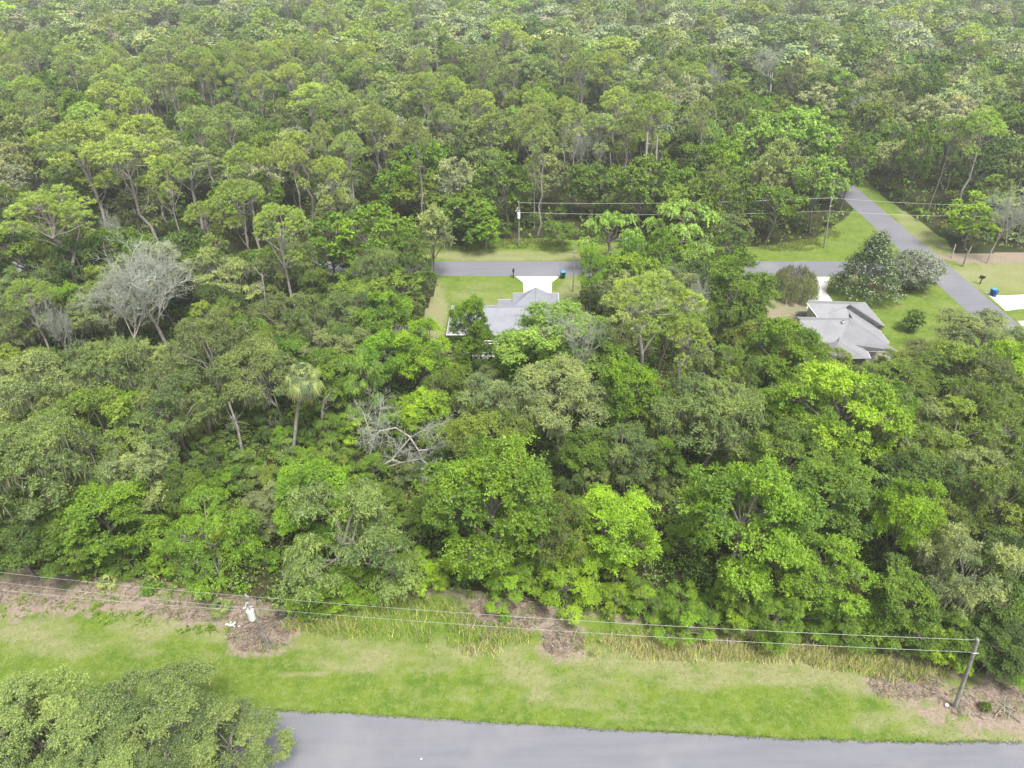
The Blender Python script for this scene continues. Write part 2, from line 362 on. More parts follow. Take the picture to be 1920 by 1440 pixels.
def broadleaf(lod, base=.28, lobes=10, droop=0., asp=.5, moss=0., thin=1., spread=1., top=1.):
    """nominal 12 m tall, 5 m radius"""
    npf, nlf, size = LODS[lod]; m = MB(); b = MB(); ms = MB(); H = 12.; zc = H*(base+1)/2; Rz = H*(1-base)/2
    lean = rng.normal(size=2)*.5; trunk_top = np.array([lean[0], lean[1], H*.62])
    tp = limb(b, (0, 0, 0), trunk_top, .24, .13, 7 if lod in ('near', 'hero') else 4, .04, 5)
    ga = 2.39996; ph = rng.random()*6; lobes = int(lobes)
    for i in range(lobes):
        t = (i+.5)/lobes; zz = 1-1.75*t; rr = math.sqrt(max(0, 1-zz*zz)); a = ph+i*ga+rng.normal()*.25
        k = .62*(.75+.5*rng.random())
        k *= 1.06; lc = np.array([math.cos(a)*rr*5*k*spread, math.sin(a)*rr*5*k*spread, zc+zz*Rz*k*top+rng.normal()*.3]); lr = 5*(.22+.17*rng.random())
        src = tp[min(5, 2+int(3*(1-t)))]; limb(b, src, lc, .12, .05, 5 if lod == 'near' else 3, .1, 4)
        lt = .5+.5*(rng.random()-.5)
        for j in range(npf):
            d = unit(1)[0]; d[2] = abs(d[2])*1.1-.35; out = nz(lc-np.array([0, 0, zc])); d = nz(d+out*.45)
            pc = lc+d*lr*np.array([1, 1, .8])*(.65+.45*rng.random())
            if rng.random() > thin: 
                if lod != 'far': b.tube(lc, pc, .035, .012, 3)
                continue
            if lod != 'far' and rng.random() < .6: b.tube(lc, pc, .04, .012, 3)
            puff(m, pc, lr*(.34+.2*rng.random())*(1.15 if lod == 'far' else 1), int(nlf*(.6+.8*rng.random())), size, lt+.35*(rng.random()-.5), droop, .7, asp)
            if moss and lod != 'far' and rng.random() < moss*(.6 if lod == 'mid' else 1):
                n = {'near': 26, 'mid': 12, 'far': 4, 'hero': 40}[lod]; q = pc+rng.normal(size=(n, 3))*np.array([.5, .5, .15])*lr*.5-np.array([0, 0, .15])
                L = (.5+1.3*rng.random(n))*(1 if lod != 'far' else 1.3); q[:, 2] -= L/2; D = nz(np.array([0, 0, -1.])+rng.normal(size=(n, 3))*.13)
                ms.leaves(q, D, unit(n), L, {'near': .09, 'mid': .17, 'far': .45, 'hero': .06}[lod], .3+.6*rng.random(n))
    return b, m, (ms if ms.n else None)
def pine(lod, flat=1.):
    """nominal 18 m tall, 5 m radius, domed open head on a bare stem"""
    m = MB(); b = MB(); H = 18.; nb, nt_, nn, L0, w0 = {'near': (15, 38, 24, .34, .055), 'mid': (13, 30, 15, .44, .11), 'far': (9, 17, 9, .62, .30)}[lod]
    lean = rng.normal(size=2)*.7; top = np.array([lean[0], lean[1], H*.9]); sides = 7 if lod == 'near' else 4
    tp = limb(b, (0, 0, 0), top, .26, .10, sides, .025, 7)
    for i in range(5): a = rng.random()*6.3; k = rng.integers(2, 6); p = tp[k]; b.tube(p, p+np.array([math.cos(a), math.sin(a), .1])*(.5+1.3*rng.random()), .05, .02, 3)
    low = rng.integers(0, 3)
    for i in range(nb):
        t = i/(nb-1); a = i*2.4+rng.normal()*.3; rr = math.sqrt(1-t)*.95+.05; reach = 4.0*rr*(.8+.3*rng.random())
        z = H*(.73+.25*math.sqrt(max(0, 1-rr*rr)))*(.98+.03*rng.random())
        if i < low: z = H*(.6+.1*rng.random()); reach *= .7
        e = np.array([top[0]+math.cos(a)*reach, top[1]+math.sin(a)*reach, z]); k = 3 if i < low else int(rng.integers(4, 7))
        pts = limb(b, tp[k], e-np.array([0, 0, .3]), .09, .035, 5 if lod == 'near' else 3, .10, 4); sr = rng.uniform(1.15, 1.75); bt = .25+.35*rng.random()
        for q in range(nt_):
            d = unit(1)[0]; d[2] = abs(d[2])*1.1-.12; c = e+d*np.array([1, 1, .75])*sr*(.8+.25*rng.random())
            if lod != 'far' and rng.random() < .45: b.tube(e-np.array([0, 0, .3]), c-np.array([0, 0, .1]), .022, .012, 3)
            u = unit(nn); u[:, 2] = np.abs(u[:, 2])*1.2-.3; u = nz(u); L = L0*(.8+.4*rng.random(nn))
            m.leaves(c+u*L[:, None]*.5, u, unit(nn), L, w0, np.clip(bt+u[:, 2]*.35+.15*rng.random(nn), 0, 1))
    return b, m, None
def deadtree(lod='near', lying=False, dens=1.):
    b = MB(); tw = MB(); H = 12.
    def rec(p, d, L, r, k):
        n = 3; pts = [p]
        for i in range(n): d = nz(d+rng.normal(size=3)*.16+np.array([0, 0, .05])); pts.append(pts[-1]+d*L/n)
        r = max(r, .02 if k > 3 else .032); (b if k < 3 else tw).path(pts, r, r*.55, 6 if k == 0 else 3)
        if k >= 5: return
        for i in range(int(rng.integers(3, 6)) if k < 4 else int(5*dens)):
            q = pts[rng.integers(1 if k else 2, 4)]; a = nz(d+unit(1)[0]*(.95 if k else .8)+np.array([0, 0, .12])); rec(q, a, L*(.52+.22*rng.random()), r*.5, k+1)
    rec(np.zeros(3), np.array([.05, 0, 1.]), 6.5, .22, 0); return b, tw, None
def mk(builder, *a, **k):
    b, m, ms = builder(*a, **k); return b, m, ms
def proto(name, builder, crown_mat, bark, *a, **k):
    b, m, ms = builder(*a, **k); out = [('trunk', b.mesh(name+'_trunk', bark)), ('crown', m.mesh(name+'_crown', crown_mat))]
    if ms is not None: out.append(('hanging_moss', ms.mesh(name+'_moss', M_MOSS)))
    return out
PROT = {}
for lod, nv in (('near', 1), ('mid', 1), ('far', 1)):
    nB = {'near': 5, 'mid': 4, 'far': 3}[lod]
    PROT['B', lod] = [proto('broadleaf', broadleaf, M_LEAF, M_BARK, lod, base=(.12, .25, .3, .2, .34)[i], lobes=(19, 15, 14, 20, 13)[i], asp=.5, thin=.93, top=(1.1, 1, .95, 1.15, .9)[i]) for i in range(nB)]
    PROT['M', lod] = [proto('moss_oak', broadleaf, M_LEAF, M_BARK, lod, base=(.3, .36, .25, .4)[i], lobes=(15, 14, 17, 12)[i], asp=.42, moss=(.22, .4, .2, .35)[i], thin=(.8, .7, .85, .75)[i], spread=1.08) for i in range(3 if lod != 'near' else 4)]
    PROT['P', lod] = [proto('pine', pine, M_NEEDLE, M_PBARK, lod) for i in range(3 if lod != 'far' else 2)]
    PROT['V', lod] = [proto('vine_tree', broadleaf, M_LEAF, M_BARK, lod, base=.05, lobes=12, droop=1.1, asp=.38, thin=.95, top=1.1) for i in range(2)]
    PROT['S', lod] = [proto('shrub', broadleaf, M_LEAF, M_BARK, lod, base=-.05, lobes=8, droop=.2, asp=.45, thin=1) for i in range(2)]
PROT['M', 'hero'] = [proto('moss_oak', broadleaf, M_LEAF, M_BARK, 'hero', base=.12, lobes=19, asp=.5, moss=.10, thin=.93, spread=1.15) for i in range(2)]
PROT['B', 'hero'] = [proto('broadleaf', broadleaf, M_LEAF, M_BARK, 'hero', base=.12, lobes=18, asp=.5, thin=.93, spread=1.15) for i in range(1)]
PROT['D', 'near'] = [proto('dead_tree', deadtree, M_LICH, M_PALE) for i in range(3)]
PROT['D', 'mid'] = PROT['D', 'near']; PROT['D', 'far'] = PROT['D', 'near']
NOM = {'B': (5., 12., .62), 'M': (5., 12., .64), 'P': (5.2, 18.2, .84), 'V': (5., 12., .55), 'S': (5., 12., .48), 'D': (4.8, 12.5, .62)}
NAME = {'B': 'broadleaf_tree', 'M': 'moss_draped_oak', 'P': 'pine_tree', 'V': 'vine_draped_tree', 'S': 'shrub', 'D': 'dead_tree'}
CAT = {'B': 'tree', 'M': 'tree', 'P': 'tree', 'V': 'tree', 'S': 'shrub', 'D': 'dead tree'}
PAL = dict(lime=(.275, .43, .014), bright=(.185, .325, .012), mid=(.145, .245, .018), dark=(.095, .165, .022), olive=(.19, .275, .03), grey=(.20, .275, .075), pale=(.275, .345, .125),
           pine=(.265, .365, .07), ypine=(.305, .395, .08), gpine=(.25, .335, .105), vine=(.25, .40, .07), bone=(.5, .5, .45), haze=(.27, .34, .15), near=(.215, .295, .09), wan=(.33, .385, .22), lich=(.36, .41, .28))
def jitter(c, a=.12):
    c = np.array(c)*1.12*(1+rng.normal()*a); return tuple(np.clip(c*(1+rng.normal(size=3)*a*.3), .01, .9))
ntree = {}
def plant(kind, x, y, R, H, col, lod, label, group=None, variant=None, tilt=None, z=0):
    ps = PROT[kind, lod]; v = ps[(rng.integers(len(ps)) if variant is None else variant) % len(ps)]; nr, nh, _ = NOM[kind]
    r = thing(NAME[kind], label, CAT[kind], (x, y, z), rng.random()*6.28, group); r.scale = (R/nr, R/nr, H/nh)
    if tilt: r.rotation_euler = tilt
    for nm, me in v:
        c = link(nm, me, r)
        if nm == 'crown': c.color = (*col, 1)
        if nm == 'hanging_moss': c.color = (.25, .28, .19, 1)
    ntree[kind] = ntree.get(kind, 0)+1
    return r
placed = []      # x, y, radius of the trees set by hand
def lod_for(dep): return 'near' if dep < 112 else ('mid' if dep < 230 else 'far')
def hand(kind, u, v, wpx, H, colname, label, group=None, variant=None, zf=None):
    zf = NOM[kind][2] if zf is None else zf
    zc = H*zf; p = P(u, v, zc); dep = proj(p)[2]; R = wpx/2/F_PX*dep
    if kind == 'B' or kind == 'M': R *= .98
    o = plant(kind, p[0], p[1], R, H, jitter(PAL[colname], .05), 'hero' if dep < 56 and kind in 'BM' else lod_for(dep), label, group, variant)
    placed.append((p[0], p[1], R*.8)); return o
HAND = [
 # nearest row, along the tall grass
 ('M', 66, 880, 230, 15, 'grey', 'tall moss grey oak at the left edge above the brush strip'),
 ('B', 30, 1010, 150, 9, 'dark', 'low dark leafy tree at the far left end of the wood edge'),
 ('B', 195, 965, 200, 10, 'bright', 'green bushy tree at the wood edge behind the leftmost brush strip'),
 ('B', 130, 1020, 120, 7, 'mid', 'small green tree in front of the leftmost oaks, above the wires'),
 ('V', 390, 1010, 190, 9, 'bright', 'drooping green tree straight above the palmettos at the wood edge'),
 ('B', 590, 945, 170, 11, 'bright', 'bright green crown behind the grey green tree above the transformer pole'),
 ('V', 655, 1015, 260, 13, 'grey', 'large grey green weeping tree right of the transformer pole'),
 ('B', 925, 935, 275, 16, 'bright', 'tall bright green tree in many tiers, in the middle of the wood edge'),
 ('S', 952, 1100, 100, 4.5, 'bright', 'round green bush on the slash pile edge below the tall bright tree'),
 ('B', 1150, 985, 185, 11, 'lime', 'yellow green spreading tree right of the tall tiered tree'),
 ('S', 1068, 1105, 130, 5.5, 'lime', 'brightest lime green bush by the brown brush gap'),
 ('S', 1110, 1075, 80, 6, 'lime', 'small lime bush leaning on the brightest bush'),
 ('S', 1290, 1170, 110, 5, 'bright', 'rounded green bush touching the upper wire right of the brush gap'),
 ('B', 1395, 965, 250, 15, 'bright', 'broad bright green tree right of the middle, its foliage nearly to the grass'),
 ('S', 1385, 1110, 120, 7, 'lime', 'lime green young tree low in front of the broad bright tree'),
 ('B', 1560, 935, 200, 12, 'mid', 'mid green tree between the broad bright tree and the rosette crowned tree'),
 ('B', 1700, 975, 125, 13, 'lime', 'rounded yellow green rosette crown standing out at the right of the wood edge'),
 ('B', 1545, 1085, 170, 9, 'bright', 'low green tree left of the rosette crowned tree, over the tall grass'),
 ('V', 1450, 1160, 120, 6, 'bright', 'small drooping green tree over the tall grass in the right half'),
 ('B', 1690, 1125, 150, 9, 'mid', 'green tree right under the rosette crown, above the dry patch'),
 ('B', 1860, 1110, 160, 9, 'mid', 'dark green tree directly behind the leaning right pole'),
 ('M', 1885, 950, 170, 12, 'olive', 'olive moss hung tree at the right edge above the leaning pole'),
 ('S', 1590, 1180, 110, 4.5, 'mid', 'dark bush at the back of the right hand tall grass'),
 ('S', 1725, 1200, 90, 4, 'mid', 'bush left of the leaning pole wires'),
 # second rank
 ('B', 1585, 775, 225, 15, 'lime', 'big yellow green tree just in front of the angled grey house'),
 ('B', 1478, 668, 145, 14, 'bright', 'bright green tree covering the left end of the angled grey house'),
 ('M', 1340, 785, 190, 13, 'grey', 'grey moss veiled oak left of the big yellow green tree'),
 ('B', 1175, 735, 135, 14, 'bright', 'bright green upright tree below the big roadside pine'),
 ('M', 1050, 745, 190, 12, 'pale', 'pale oak with bare grey limbs below the blue grey roof'),
 ('B', 1045, 648, 215, 12, 'vine', 'light green spreading tree over the right half of the blue grey roof'),
 ('B', 880, 610, 80, 13, 'bright', 'narrow green tree poking up in front of the left half of the blue grey roof'),
 ('B', 720, 600, 112, 11, 'bright', 'round rich green tree left of the back garden of the first house'),
 ('V', 680, 715, 90, 12, 'vine', 'vine hung light green tree right of the cabbage palm'),
 ('B', 790, 665, 110, 11, 'lime', 'lime green tree left of the white rear porch'),
 ('B', 795, 775, 110, 8, 'lime', 'yellow green round tree directly above the fallen bleached tree'),
 ('M', 480, 700, 160, 12, 'grey', 'grey mossy oak left of the cabbage palm'),
 ('M', 395, 665, 150, 14, 'grey', 'grey green oak in front of the white lichen tree'),
 ('M', 200, 705, 170, 14, 'grey', 'grey oak with spidery bare limbs in the left of the wood'),
 ('M', 60, 735, 170, 14, 'pale', 'pale grey green oak at the left edge, mid height'),
 ('B', 190, 815, 170, 13, 'olive', 'olive brown tinged oak in the left of the near wood'),
 ('M', 330, 760, 150, 12, 'grey', 'grey oak hung with long moss above the leaning bleached trunk'),
 ('M', 1180, 850, 120, 9, 'grey', 'small grey oak in the dark gap behind the yellow green spreading tree'),
 ('B', 1100, 850, 100, 8, 'mid', 'small green tree in the dark gap right of the tall tiered tree'),
 ('B', 1240, 860, 80, 8, 'mid', 'slim dark green tree in the dark gap left of the broad bright tree'),
 ('M', 1800, 830, 190, 10, 'olive', 'low olive oak in the middle of the scrub at the right'),
 ('M', 1700, 850, 120, 9, 'olive', 'olive oak at the left end of the right hand scrub'),
 ('M', 1880, 800, 130, 10, 'olive', 'olive green oak at the right edge of the scrub, level with the dark gap'),
 ('M', 1830, 900, 140, 10, 'pale', 'pale olive oak with bare twigs in the right hand scrub'),
 ('B', 1820, 700, 170, 10, 'olive', 'rounded olive tree below the side road at the right'),
 ('B', 1890, 700, 120, 12, 'lime', 'yellow green tree at the right edge below the side road'),
 ('B', 1705, 718, 115, 9, 'olive', 'soft olive tree at the lower corner of the angled house'),
 ('M', 1840, 630, 150, 9, 'pale', 'grey green tree leaning over the lower end of the side road'),
 ('B', 1530, 840, 130, 12, 'mid', 'shaded green tree under the big yellow green tree'),
 ('B', 1670, 790, 100, 10, 'bright', 'small bright tree on the right flank of the big yellow green tree'),
 # around the houses
 ('P', 1215, 560, 210, 19, 'pine', 'large yellow green pine standing between the two houses'),
 ('P', 1290, 640, 110, 15, 'pine', 'smaller layered pine to the lower right of the large pine between the houses'),
 ('V', 1150, 445, 130, 12, 'vine', 'vine smothered light tree beside the bare street pole'),
 ('B', 1112, 512, 66, 11, 'bright', 'green tree just right of the bare street pole, over the back street'),
 ('V', 1285, 430, 160, 13, 'vine', 'broad vine smothered light green tree below the far wires'),
 ('B', 1385, 560, 150, 13, 'mid', 'dark olive green rounded tree at the left of the weeping bottlebrush'),
 ('M', 1375, 435, 90, 10, 'grey', 'grey green tree between the vine smothered tree and the back street'),
 ('B', 690, 440, 150, 14, 'bright', 'bushy bright tree left of the back street, near the first garden'),
 ('M', 808, 440, 80, 13, 'pale', 'slender grey green tree at the corner of the first garden'),
 ('B', 905, 418, 85, 9, 'bright', 'rounded green tree on the far verge, left of the far transformer pole'),
 ('B', 1050, 435, 70, 6, 'mid', 'small dark tree on the far verge right of the far transformer pole'),
 ('B', 1830, 405, 110, 10, 'lime', 'yellow green tree over the wires beside the side road'),
 # left pines
 ('P', 100, 400, 200, 20, 'pine', 'big domed pine at the left edge, below the largest pine head'),
 ('P', 150, 280, 190, 23, 'ypine', 'largest bright domed pine in the left of the wood'),
 ('P', 240, 300, 180, 22, 'ypine', 'second of the twin tall domed pines at the left'),
 ('P', 310, 335, 90, 20, 'pine', 'slim pine just right of the twin domed pines'),
 ('P', 555, 305, 70, 19, 'ypine', 'small topped pine, left one of a pair above the bushy bright tree'),
 ('P', 625, 335, 80, 19, 'ypine', 'small topped pine, right one of a pair above the bushy bright tree'),
 ('P', 450, 375, 120, 18, 'pine', 'narrow tiered pine in front of the bare topped pine'),
 ('P', 530, 430, 135, 19, 'pine', 'open umbrella pine with a long forked trunk in the left of the wood'),
 ('P', 395, 410, 90, 15, 'pine', 'low flat tiered pine between the slim pine and the umbrella pine'),
 ('P', 455, 310, 100, 20, 'ypine', 'pale bare topped pine above the narrow tiered pine'),
 ('M', 430, 530, 150, 13, 'pale', 'pale lichen flecked oak right of the white lichen tree'),
 ('M', 300, 520, 130, 14, 'lich', 'lichen grey oak crown tangled with the white bare tree'),
 ('M', 215, 575, 90, 12, 'lich', 'smaller lichen grey oak at the lower left of the white bare tree'),
 ('B', 792, 500, 56, 11, 'mid', 'green tree right at the left end of the visible back street'),
 ('M', 712, 505, 80, 12, 'grey', 'grey oak hiding the back street below the bushy bright tree'),
 ('B', 150, 512, 100, 12, 'dark', 'dark tree behind the white bare tree, at its left'),
 ('B', 265, 500, 100, 12, 'mid', 'green tree directly behind the white bare tree'),
 ('P', 60, 560, 110, 14, 'pine', 'low broad pine at the left edge above the pale oaks'),
 # across the back street
 ('B', 1425, 275, 130, 18, 'vine', 'large light green tree beside the side road, left one of three'),
 ('B', 1500, 262, 145, 20, 'vine', 'very large light green tree beside the side road, tallest of three'),
 ('B', 1540, 345, 110, 16, 'vine', 'large light green tree beside the side road, lowest of three'),
 ('B', 1450, 385, 110, 12, 'mid', 'green tree under the three large light green trees'),
 ('B', 1360, 325, 80, 15, 'lime', 'lime green tree at the left foot of the very large light tree'),
 ('M', 1590, 290, 110, 15, 'grey', 'grey oak overhanging the far end of the side road'),
 ('P', 1220, 215, 100, 23, 'pine', 'tall pine on a straight bare trunk behind the back street'),
 ('P', 1095, 135, 85, 24, 'gpine', 'tall pine with a long bare trunk left of the straight trunked pine'),
 ('P', 905, 200, 90, 19, 'ypine', 'bright topped pine above the far transformer pole'),
 ('B', 1335, 120, 110, 15, 'mid', 'rounded dark oak rising above the canopy at the upper right'),
 ('P', 205, 185, 90, 20, 'ypine', 'bright yellow green pine head above the twin domed pines'),
 ('B', 1040, 230, 120, 15, 'mid', 'broad green tree behind the far transformer pole'),
 ('B', 740, 350, 90, 12, 'bright', 'bright rounded tree above the slender grey tree'),
 # screen of trees hiding the left run of the back street
 ('B', 620, 455, 95, 13, 'mid', 'green tree just left of the bushy bright tree by the street'),
 ('M', 540, 500, 110, 13, 'grey', 'grey oak at the foot of the open umbrella pine'),
 ('B', 340, 480, 110, 13, 'dark', 'dark tree behind the white lichen tree, to its right'),
 ('B', 230, 470, 110, 13, 'mid', 'green tree under the twin domed pines'),
 ('M', 130, 480, 120, 13, 'olive', 'olive oak under the big domed pine at the left'),
 ('B', 30, 475, 120, 13, 'mid', 'green tree at the left edge under the big domed pine'),
 ('B', 755, 520, 90, 10, 'dark', 'dark tree at the left border of the first garden'),
 ('B', 760, 470, 80, 12, 'mid', 'mid green tree between the bushy bright tree and the slender grey green tree'),
 ('B', 900, 640, 70, 9, 'mid', 'small green tree in front of the white screened porch'),
 ('B', 975, 668, 110, 9, 'bright', 'green tree just right of the white screened porch'),
 ('B', 900, 790, 90, 7, 'mid', 'dark leafed tree in front of the small pale roofed shed'),
 ('B', 860, 720, 60, 8, 'olive', 'thin olive tree between the shed and the porch'),
 ('B', 1880, 1215, 120, 6, 'dark', 'dark low tree behind the foot of the leaning right pole'),
 ('B', 1795, 1190, 110, 6, 'mid', 'mid green low tree left of the leaning right pole'),
 # bottom left corner
 ('M', 10, 1420, 240, 9, 'near', 'grey near oak cut off by the bottom left corner of the picture'),
 ('M', 210, 1440, 240, 8.5, 'near', 'near oak at the bottom edge between the corner oaks'),
 ('M', 95, 1390, 290, 10.5, 'near', 'near oak second from the left in the bottom left corner'),
 ('B', 305, 1370, 270, 10.5, 'near', 'near bushy oak overlapping the end of the road at bottom left'),
 ('B', 430, 1402, 210, 9, 'near', 'rightmost of the near oaks, its crown against the asphalt'),
]
for h in HAND: hand(*h)

# ------------------------------------------------------------------ dead trees, snags and leaning trunks
def deadh(u, v, wpx, H, label, tilt=None, variant=0, z=0.0, zf=.62):
    p = P(u, v, H*zf); R = wpx/2/F_PX*proj(p)[2]
    placed.append((p[0], p[1], R*.8)); return plant('D', p[0], p[1], R, H, PAL['bone'], 'near', label, None, variant, tilt, z)
deadh(285, 560, 190, 16, 'white lichen covered bare tree in the left of the wood', variant=0)
deadh(245, 625, 130, 13, 'lower bare twiggy tree in front of the white lichen tree', variant=1)
def sprawl(label, stems, r0, fluff=5):
    base = P(*stems[0][0]); b = MB(); tw = MB(); t = thing('fallen_tree', label, 'fallen tree', tuple(base))
    for st in stems:
        q = [P(*a)-base for a in st]; b.path(q, r0*.8, .04, 6)
        for i in range(1, len(q)):
            for j in range(fluff*2 if i > 1 else 2):
                s0 = q[i-1]+(q[i]-q[i-1])*rng.random(); d = nz(nz(q[i]-q[i-1])*.6+unit(1)[0]); p_ = s0; e = p_
                for k in range(3): d = nz(d+rng.normal(size=3)*.25); e = p_+d*rng.uniform(.4, .8); tw.tube(p_, e, .03-.006*k, .024-.006*k, 3); p_ = e; [tw.tube(p_, p_+nz(d+unit(1)[0]*1.2)*rng.uniform(.3, .8), .014, .010, 3) for _ in range(5)]
    b.build('trunk', M_PALE, t); tw.build('twigs', M_LICH, t)
sprawl('fallen bleached tree sprawling on the undergrowth in the near wood', [[(690, 888, .5), (735, 862, 2), (770, 820, 4), (800, 803, 5), (838, 792, 5.5)], [(690, 888, .5), (750, 868, 1.5), (790, 860, 2.5), (818, 885, 2)],
   [(770, 820, 4), (742, 802, 5), (712, 808, 5.3), (690, 830, 4.5)], [(770, 822, 4), (785, 845, 3.2), (832, 838, 3)], [(735, 862, 2), (765, 872, 2.2), (800, 900, 1.5)]], .15, 7)
sprawl('leaning bleached tree rising from the foot of the fallen tree', [[(684, 885, .5), (700, 830, 3.2), (711, 785, 5.8), (716, 748, 8)], [(700, 830, 3.2), (690, 800, 4.5), (680, 770, 5.5)]], .13, 7)
placed.append((*P(760, 870)[:2], 5)); placed.append((*P(560, 840)[:2], 4.5)); placed.append((*P(690, 885)[:2], 3))
deadh(1455, 125, 90, 17, 'bare forked tree above the canopy at the upper right', variant=2)
deadh(1300, 600, 60, 12, 'bare tree tangled beside the layered pine', variant=0)
deadh(1080, 690, 110, 14, 'bare pale limbed tree below the blue grey roof', variant=1)
deadh(520, 730, 90, 10, 'bare grey tree just left of the cabbage palm', variant=2)
deadh(1880, 420, 70, 12, 'bare grey tree by the bare soil at the right edge', variant=0)
def snag(label, pts, r0, r1, twigs=5):       # pts: (u, v, z) along the stem
    q = [P(*a) for a in pts]; b = MB(); base = q[0]; q = [a-base for a in q]; t = thing('dead_snag', label, 'dead tree', tuple(base))
    b.path(q, r0, r1, 7)
    for i in range(twigs):
        s = q[-1]*(.55+.45*rng.random()); e = s+unit(1)[0]*rng.uniform(.6, 1.8)+np.array([0, 0, .4]); b.path([s, (s+e)/2+rng.normal(size=3)*.12, e], r1*.5, .015, 4)
        for j in range(3): b.tube(e*.6+s*.4, e+unit(1)[0]*.7, .02, .008, 3)
    b.build('trunk', M_PALE, t)
snag('bleached leaning trunk left of the drooping green tree', [(345, 985, .2), (320, 915, 4.2), (283, 858, 7.5)], .22, .13, 9)
snag('grey leaning trunk further left among the oaks', [(245, 965, .2), (215, 890, 4.5), (185, 850, 8)], .22, .12, 5)
snag('short pale trunk at the extreme left of the wood edge', [(24, 1062, .1), (12, 1020, 2.5), (4, 1000, 4)], .18, .12, 2)
snag('white snag trunk beside the wires left of the weeping tree', [(418, 1092, .1), (405, 1062, 1.8), (400, 1050, 2.6)], .09, .05, 2)
snag('tall broken snag standing above the far canopy near the top middle', [(1001, 207, 15), (999, 176, 19), (998, 146, 23)], .45, .25, 3)
snag('pale leaning trunk on the verge of the side road', [(1806, 500, 0), (1813, 478, 2.3), (1822, 462, 4)], .22, .12, 1)
snag('short dark leaning post trunk beside the side road', [(1784, 484, 0), (1788, 470, 1.4), (1792, 458, 2.4)], .12, .08, 0)
snag('long pale trunk with vines left of the fallen tree', [(690, 860, .3), (680, 815, 4), (668, 790, 6.5)], .12, .07, 3)
for (u0, v0, u1, v1, z1, lab) in ((1204, 405, 1214, 250, 17, 'straight pale trunk crossing the far wires under the tall pine'), (1226, 400, 1232, 262, 16, 'second straight trunk just right of the pale trunk at the far wires')):
    b_ = P(u0, v0, 0); snag(lab, [(u0, v0, 0), ((u0+u1)/2, proj((b_[0], b_[1], z1/2))[1], z1/2), (u1, proj((b_[0], b_[1], z1))[1], z1)], .3, .2, 2)
for k_, (u0, v0, du, z1) in enumerate(((120, 900, -18, 8.5), (60, 960, -14, 7), (330, 850, -22, 8.5), (395, 835, -10, 8), (455, 850, -26, 7.5), (600, 835, 8, 7), (230, 820, -16, 9), (505, 640, -14, 11))):
    b_ = P(u0, v0, 0); t_ = P(u0+du, proj((b_[0], b_[1], z1))[1], z1)
    snag(['pale oak trunk at the left above the leftmost brush strip', 'grey trunk at the left edge low in the wood', 'forked pale trunk left of the dark gap', 'second forked pale trunk left of the dark gap', 'curved pale trunk in the dark gap left of the palm', 'thin trunk right of the palm', 'grey trunk behind the left oaks', 'long pale pine trunk under the umbrella pine'][k_], [(u0, v0, 0), (u0+du*.35, proj((b_[0], b_[1], z1*.5))[1], z1*.5), (u0+du, proj((b_[0], b_[1], z1))[1], z1)], .2, .09, 8)
# pale bent branch hanging in front of the weeping tree
bb = MB(); bp = [P(547, 1042, 5), P(541, 1062, 4.2), P(534, 1080, 3.4), P(548, 1083, 3.2), P(560, 1092, 3.0)]; base = bp[0]; t = bp
bb.path([q-base for q in bp], .10, .06, 6); bb.path([bp[3]-base, P(560, 1080, 3.4)-base, P(568, 1090, 3.2)-base], .05, .02, 4); bb.path([bp[3]-base, P(552, 1096, 2.9)-base], .05, .02, 4)
o = bb.build('dead_branch', M_PALE); o.location = tuple(base); tag(o, 'bent white branch caught on the left side of the weeping tree', 'branch')
# stick heap at the far right
t = thing('stick_pile', 'small heap of pale sticks at the right edge by the leaning pole', 'sticks', tuple(P(1885, 1330)))
for i in range(9):
    m = MB(); a = rng.random()*3.1; L = rng.uniform(.5, 1.1); c = rng.normal(size=3)*.2; m.path([c+np.array([-math.cos(a)*L, -math.sin(a)*L, .08+.02*i-c[2]]), c+np.array([0, 0, .14+.02*i-c[2]]), c+np.array([math.cos(a)*L, math.sin(a)*L, .2+.02*i-c[2]])], .035, .015, 5); m.build('stick', M_PALE, t)

# ------------------------------------------------------------------ filler trees of the woods
KEEP = [[(815, 460), (1070, 450), (1075, 550), (1050, 565), (1045, 575), (960, 590), (915, 590), (850, 610), (830, 612), (800, 612), (795, 560), (820, 520)],
        [(1420, 520), (1425, 460), (1445, 440), (1540, 455), (1590, 400), (1605, 365), (1650, 365), (1800, 480), (1920, 490), (1920, 620), (1830, 585), (1790, 630), (1680, 650), (1640, 670), (1590, 670), (1550, 640), (1500, 600), (1450, 580)],
        [(-100, 1092), (200, 1110), (400, 1132), (560, 1180), (700, 1150), (900, 1150), (1000, 1170), (1250, 1195), (1500, 1222), (1700, 1250), (1800, 1290), (2100, 1310), (2100, 1600), (-100, 1600)],
       [(880, 662), (950, 662), (950, 672), (880, 672)]]
GAPS = [[(430, 790), (640, 775), (650, 850), (560, 900), (470, 890), (430, 860)], [(670, 745), (850, 775), (845, 900), (665, 905)], [(1035, 880), (1130, 880), (1130, 930), (1040, 930)], [(1275, 850), (1310, 860), (1300, 920), (1270, 910)]]
CLEAR = [LAWN1, LAWN2, VERGE]
nearsetback = lambda x, y: vp(x, y)[1] < wood_v(vp(x, y)[0])-6
def near_any(x, y, lst, k=1.):
    for a, b, r in lst:
        if (x-a)**2+(y-b)**2 < (r*k)**2: return True
    return False
def occludes(x, y, R, H, zf, gaps=False):
    for a in range(12):
        for k in (.95, .5):
            th = a*PI/6; pu, pv, _ = proj((x+math.cos(th)*R*k, y, H*zf+math.sin(th)*H*(1-zf)*k))
            for K in (KEEP if not gaps else KEEP+GAPS):
                if inpoly(np.array([pu]), np.array([pv]), K)[0]: return True
    return False
